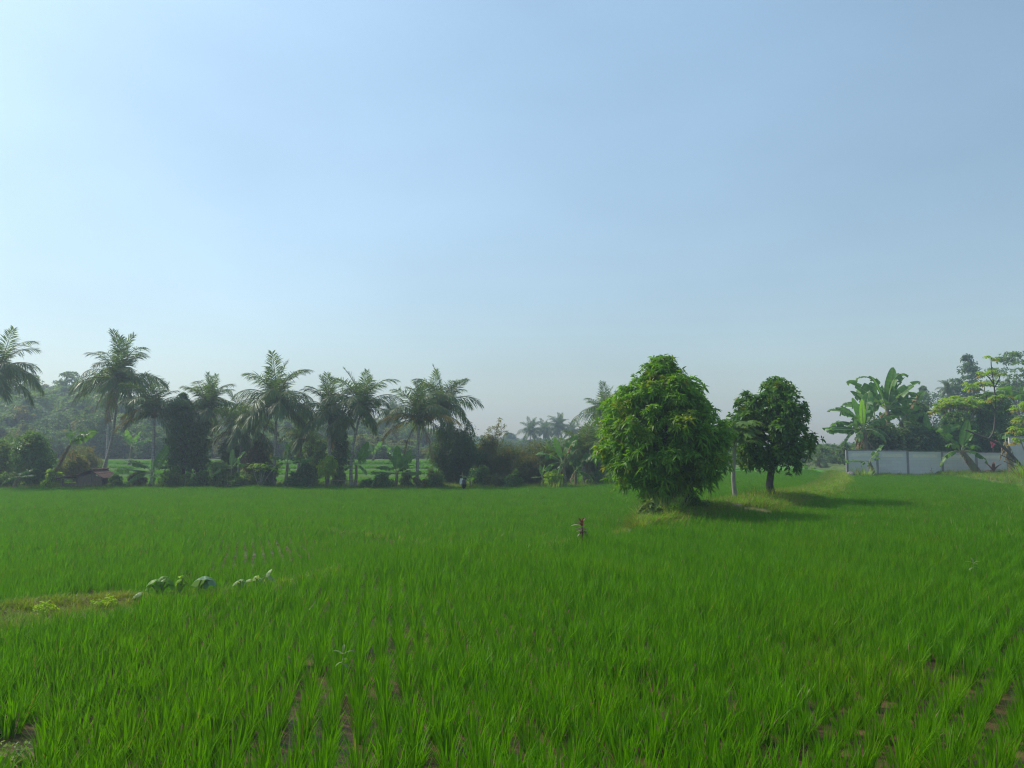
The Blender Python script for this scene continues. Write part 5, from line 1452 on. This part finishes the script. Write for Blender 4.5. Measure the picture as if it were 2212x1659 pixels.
def weed(label, px, d, h, w, leaf, seed, **kw):
    return tree('broadleaf_weed', label, 'weed', G(px, d), dome(h, w, .03, .9), seed, 14, .14, 7, 5, kw.get('L', .17), kw.get('W', .085), leaf, None, .008, 'bark', 6, spread=(40, 95), droop=.3, up=.4, seg=3, crown_name='leaves', trunk_name='stems')
weed('low broad leaved weed patch in front of the reedy tuft', 1405, 27.6, .62, 1.0, 'mid', 1)
weed('dark leafy weed below the mango trunks', 1500, 29.9, .6, 1.2, 'dark', 2)
weed('lit lime weed right of the low weed patch', 1452, 28.2, .5, .5, 'lime', 3)
weed('low pale weed in the muddy near left corner', 22, 6.55, .22, .55, 'pale', 4, L=.05, W=.022)
weed('small weed sprig beside the muddy near left corner', 70, 6.6, .2, .25, 'pale', 5, L=.05, W=.02)
weed('small weed on the bare bund left of the bend', 250, 13.4, .14, .45, 'lime', 6, L=.05, W=.02)
weed('low weed on the dry bund at the left edge', 120, 12.9, .12, .5, 'lime', 7, L=.05, W=.02)
# dry red brown plant before the wall
r_ = G(2136, 75.3)
leafy('red brown withered plant at the right foot of the grey wall', r_, 'withered_plant', 'plant', ring(6, 62, 1.3, .3, .3, 0) + ring(7, 15, 1.3, .3, .4, 0, 20), .9, 9, ['red_dry'], 'red_dry', .06)
leafy('bent brown stalk with a drooping tip before the middle of the grey wall', G(2004, 75.6), 'withered_plant', 'plant', [(170, 30, .35, .1, .95, 0), (10, 20, .3, .1, .9, 0), (90, 10, .3, .1, .7, 0)], 1.0, 10, ['red_dry'], 'pale', .035)
# far pale roofs
for q, (px, py, d, w, lab) in enumerate([(692, 941, 230, 26, 'pale roofed far house between the fullest palm and its right neighbour')]):
    p = P(px, py, d)
    t = thing('farm_house', lab, 'house', (p.x, d, gz(p.x, d)))
    hw = M(w, d); hz_ = p.z - t.location.z
    mb = MB(); box(mb, (0, 0, (hz_ - .6) / 2), (hw, 5, hz_ - .6)); mb.build('wall', MAT['wall_side'], t)
    mb = MB(); V = [(-hw * .6, -3, hz_ - .9), (hw * .6, -3, hz_ - .9), (hw * .5, 0, hz_), (-hw * .5, 0, hz_), (-hw * .6, 3, hz_ - .9), (hw * .6, 3, hz_ - .9)]
    V = V + [(a, b, c - .12) for a, b, c in V]
    mb.add(V, [(0, 1, 2, 3), (3, 2, 5, 4), (7, 6, 9, 8), (8, 9, 10, 11), (1, 0, 6, 7), (4, 5, 11, 10), (0, 3, 9, 6), (3, 4, 10, 9), (2, 1, 7, 8), (5, 2, 8, 11)]); mb.build('roof', MAT['rust'], t)

# ------------------------------------------------------------------ haze: morning air round the whole scene
zs = [v.co.z for v in go.data.vertices]
bm_lo, bm_hi = min(zs) - 1.0, 36.0
mb = MB(); box(mb, (0, 170, (bm_lo + bm_hi) / 2), (1260, 1000, bm_hi - bm_lo))
hm, ht, hout = new_mat('haze_air')
pv = node(ht, 'ShaderNodeVolumePrincipled')
pv.inputs['Color'].default_value = (.68, .82, .98, 1)
pv.inputs['Density'].default_value = HAZE_DENS
pv.inputs['Anisotropy'].default_value = .35
ht.links.new(pv.outputs[0], hout.inputs['Volume'])
hz_o = mb.build('haze', hm)
tag(hz_o, 'thin bluish morning haze over the whole landscape', 'haze', kind='stuff')
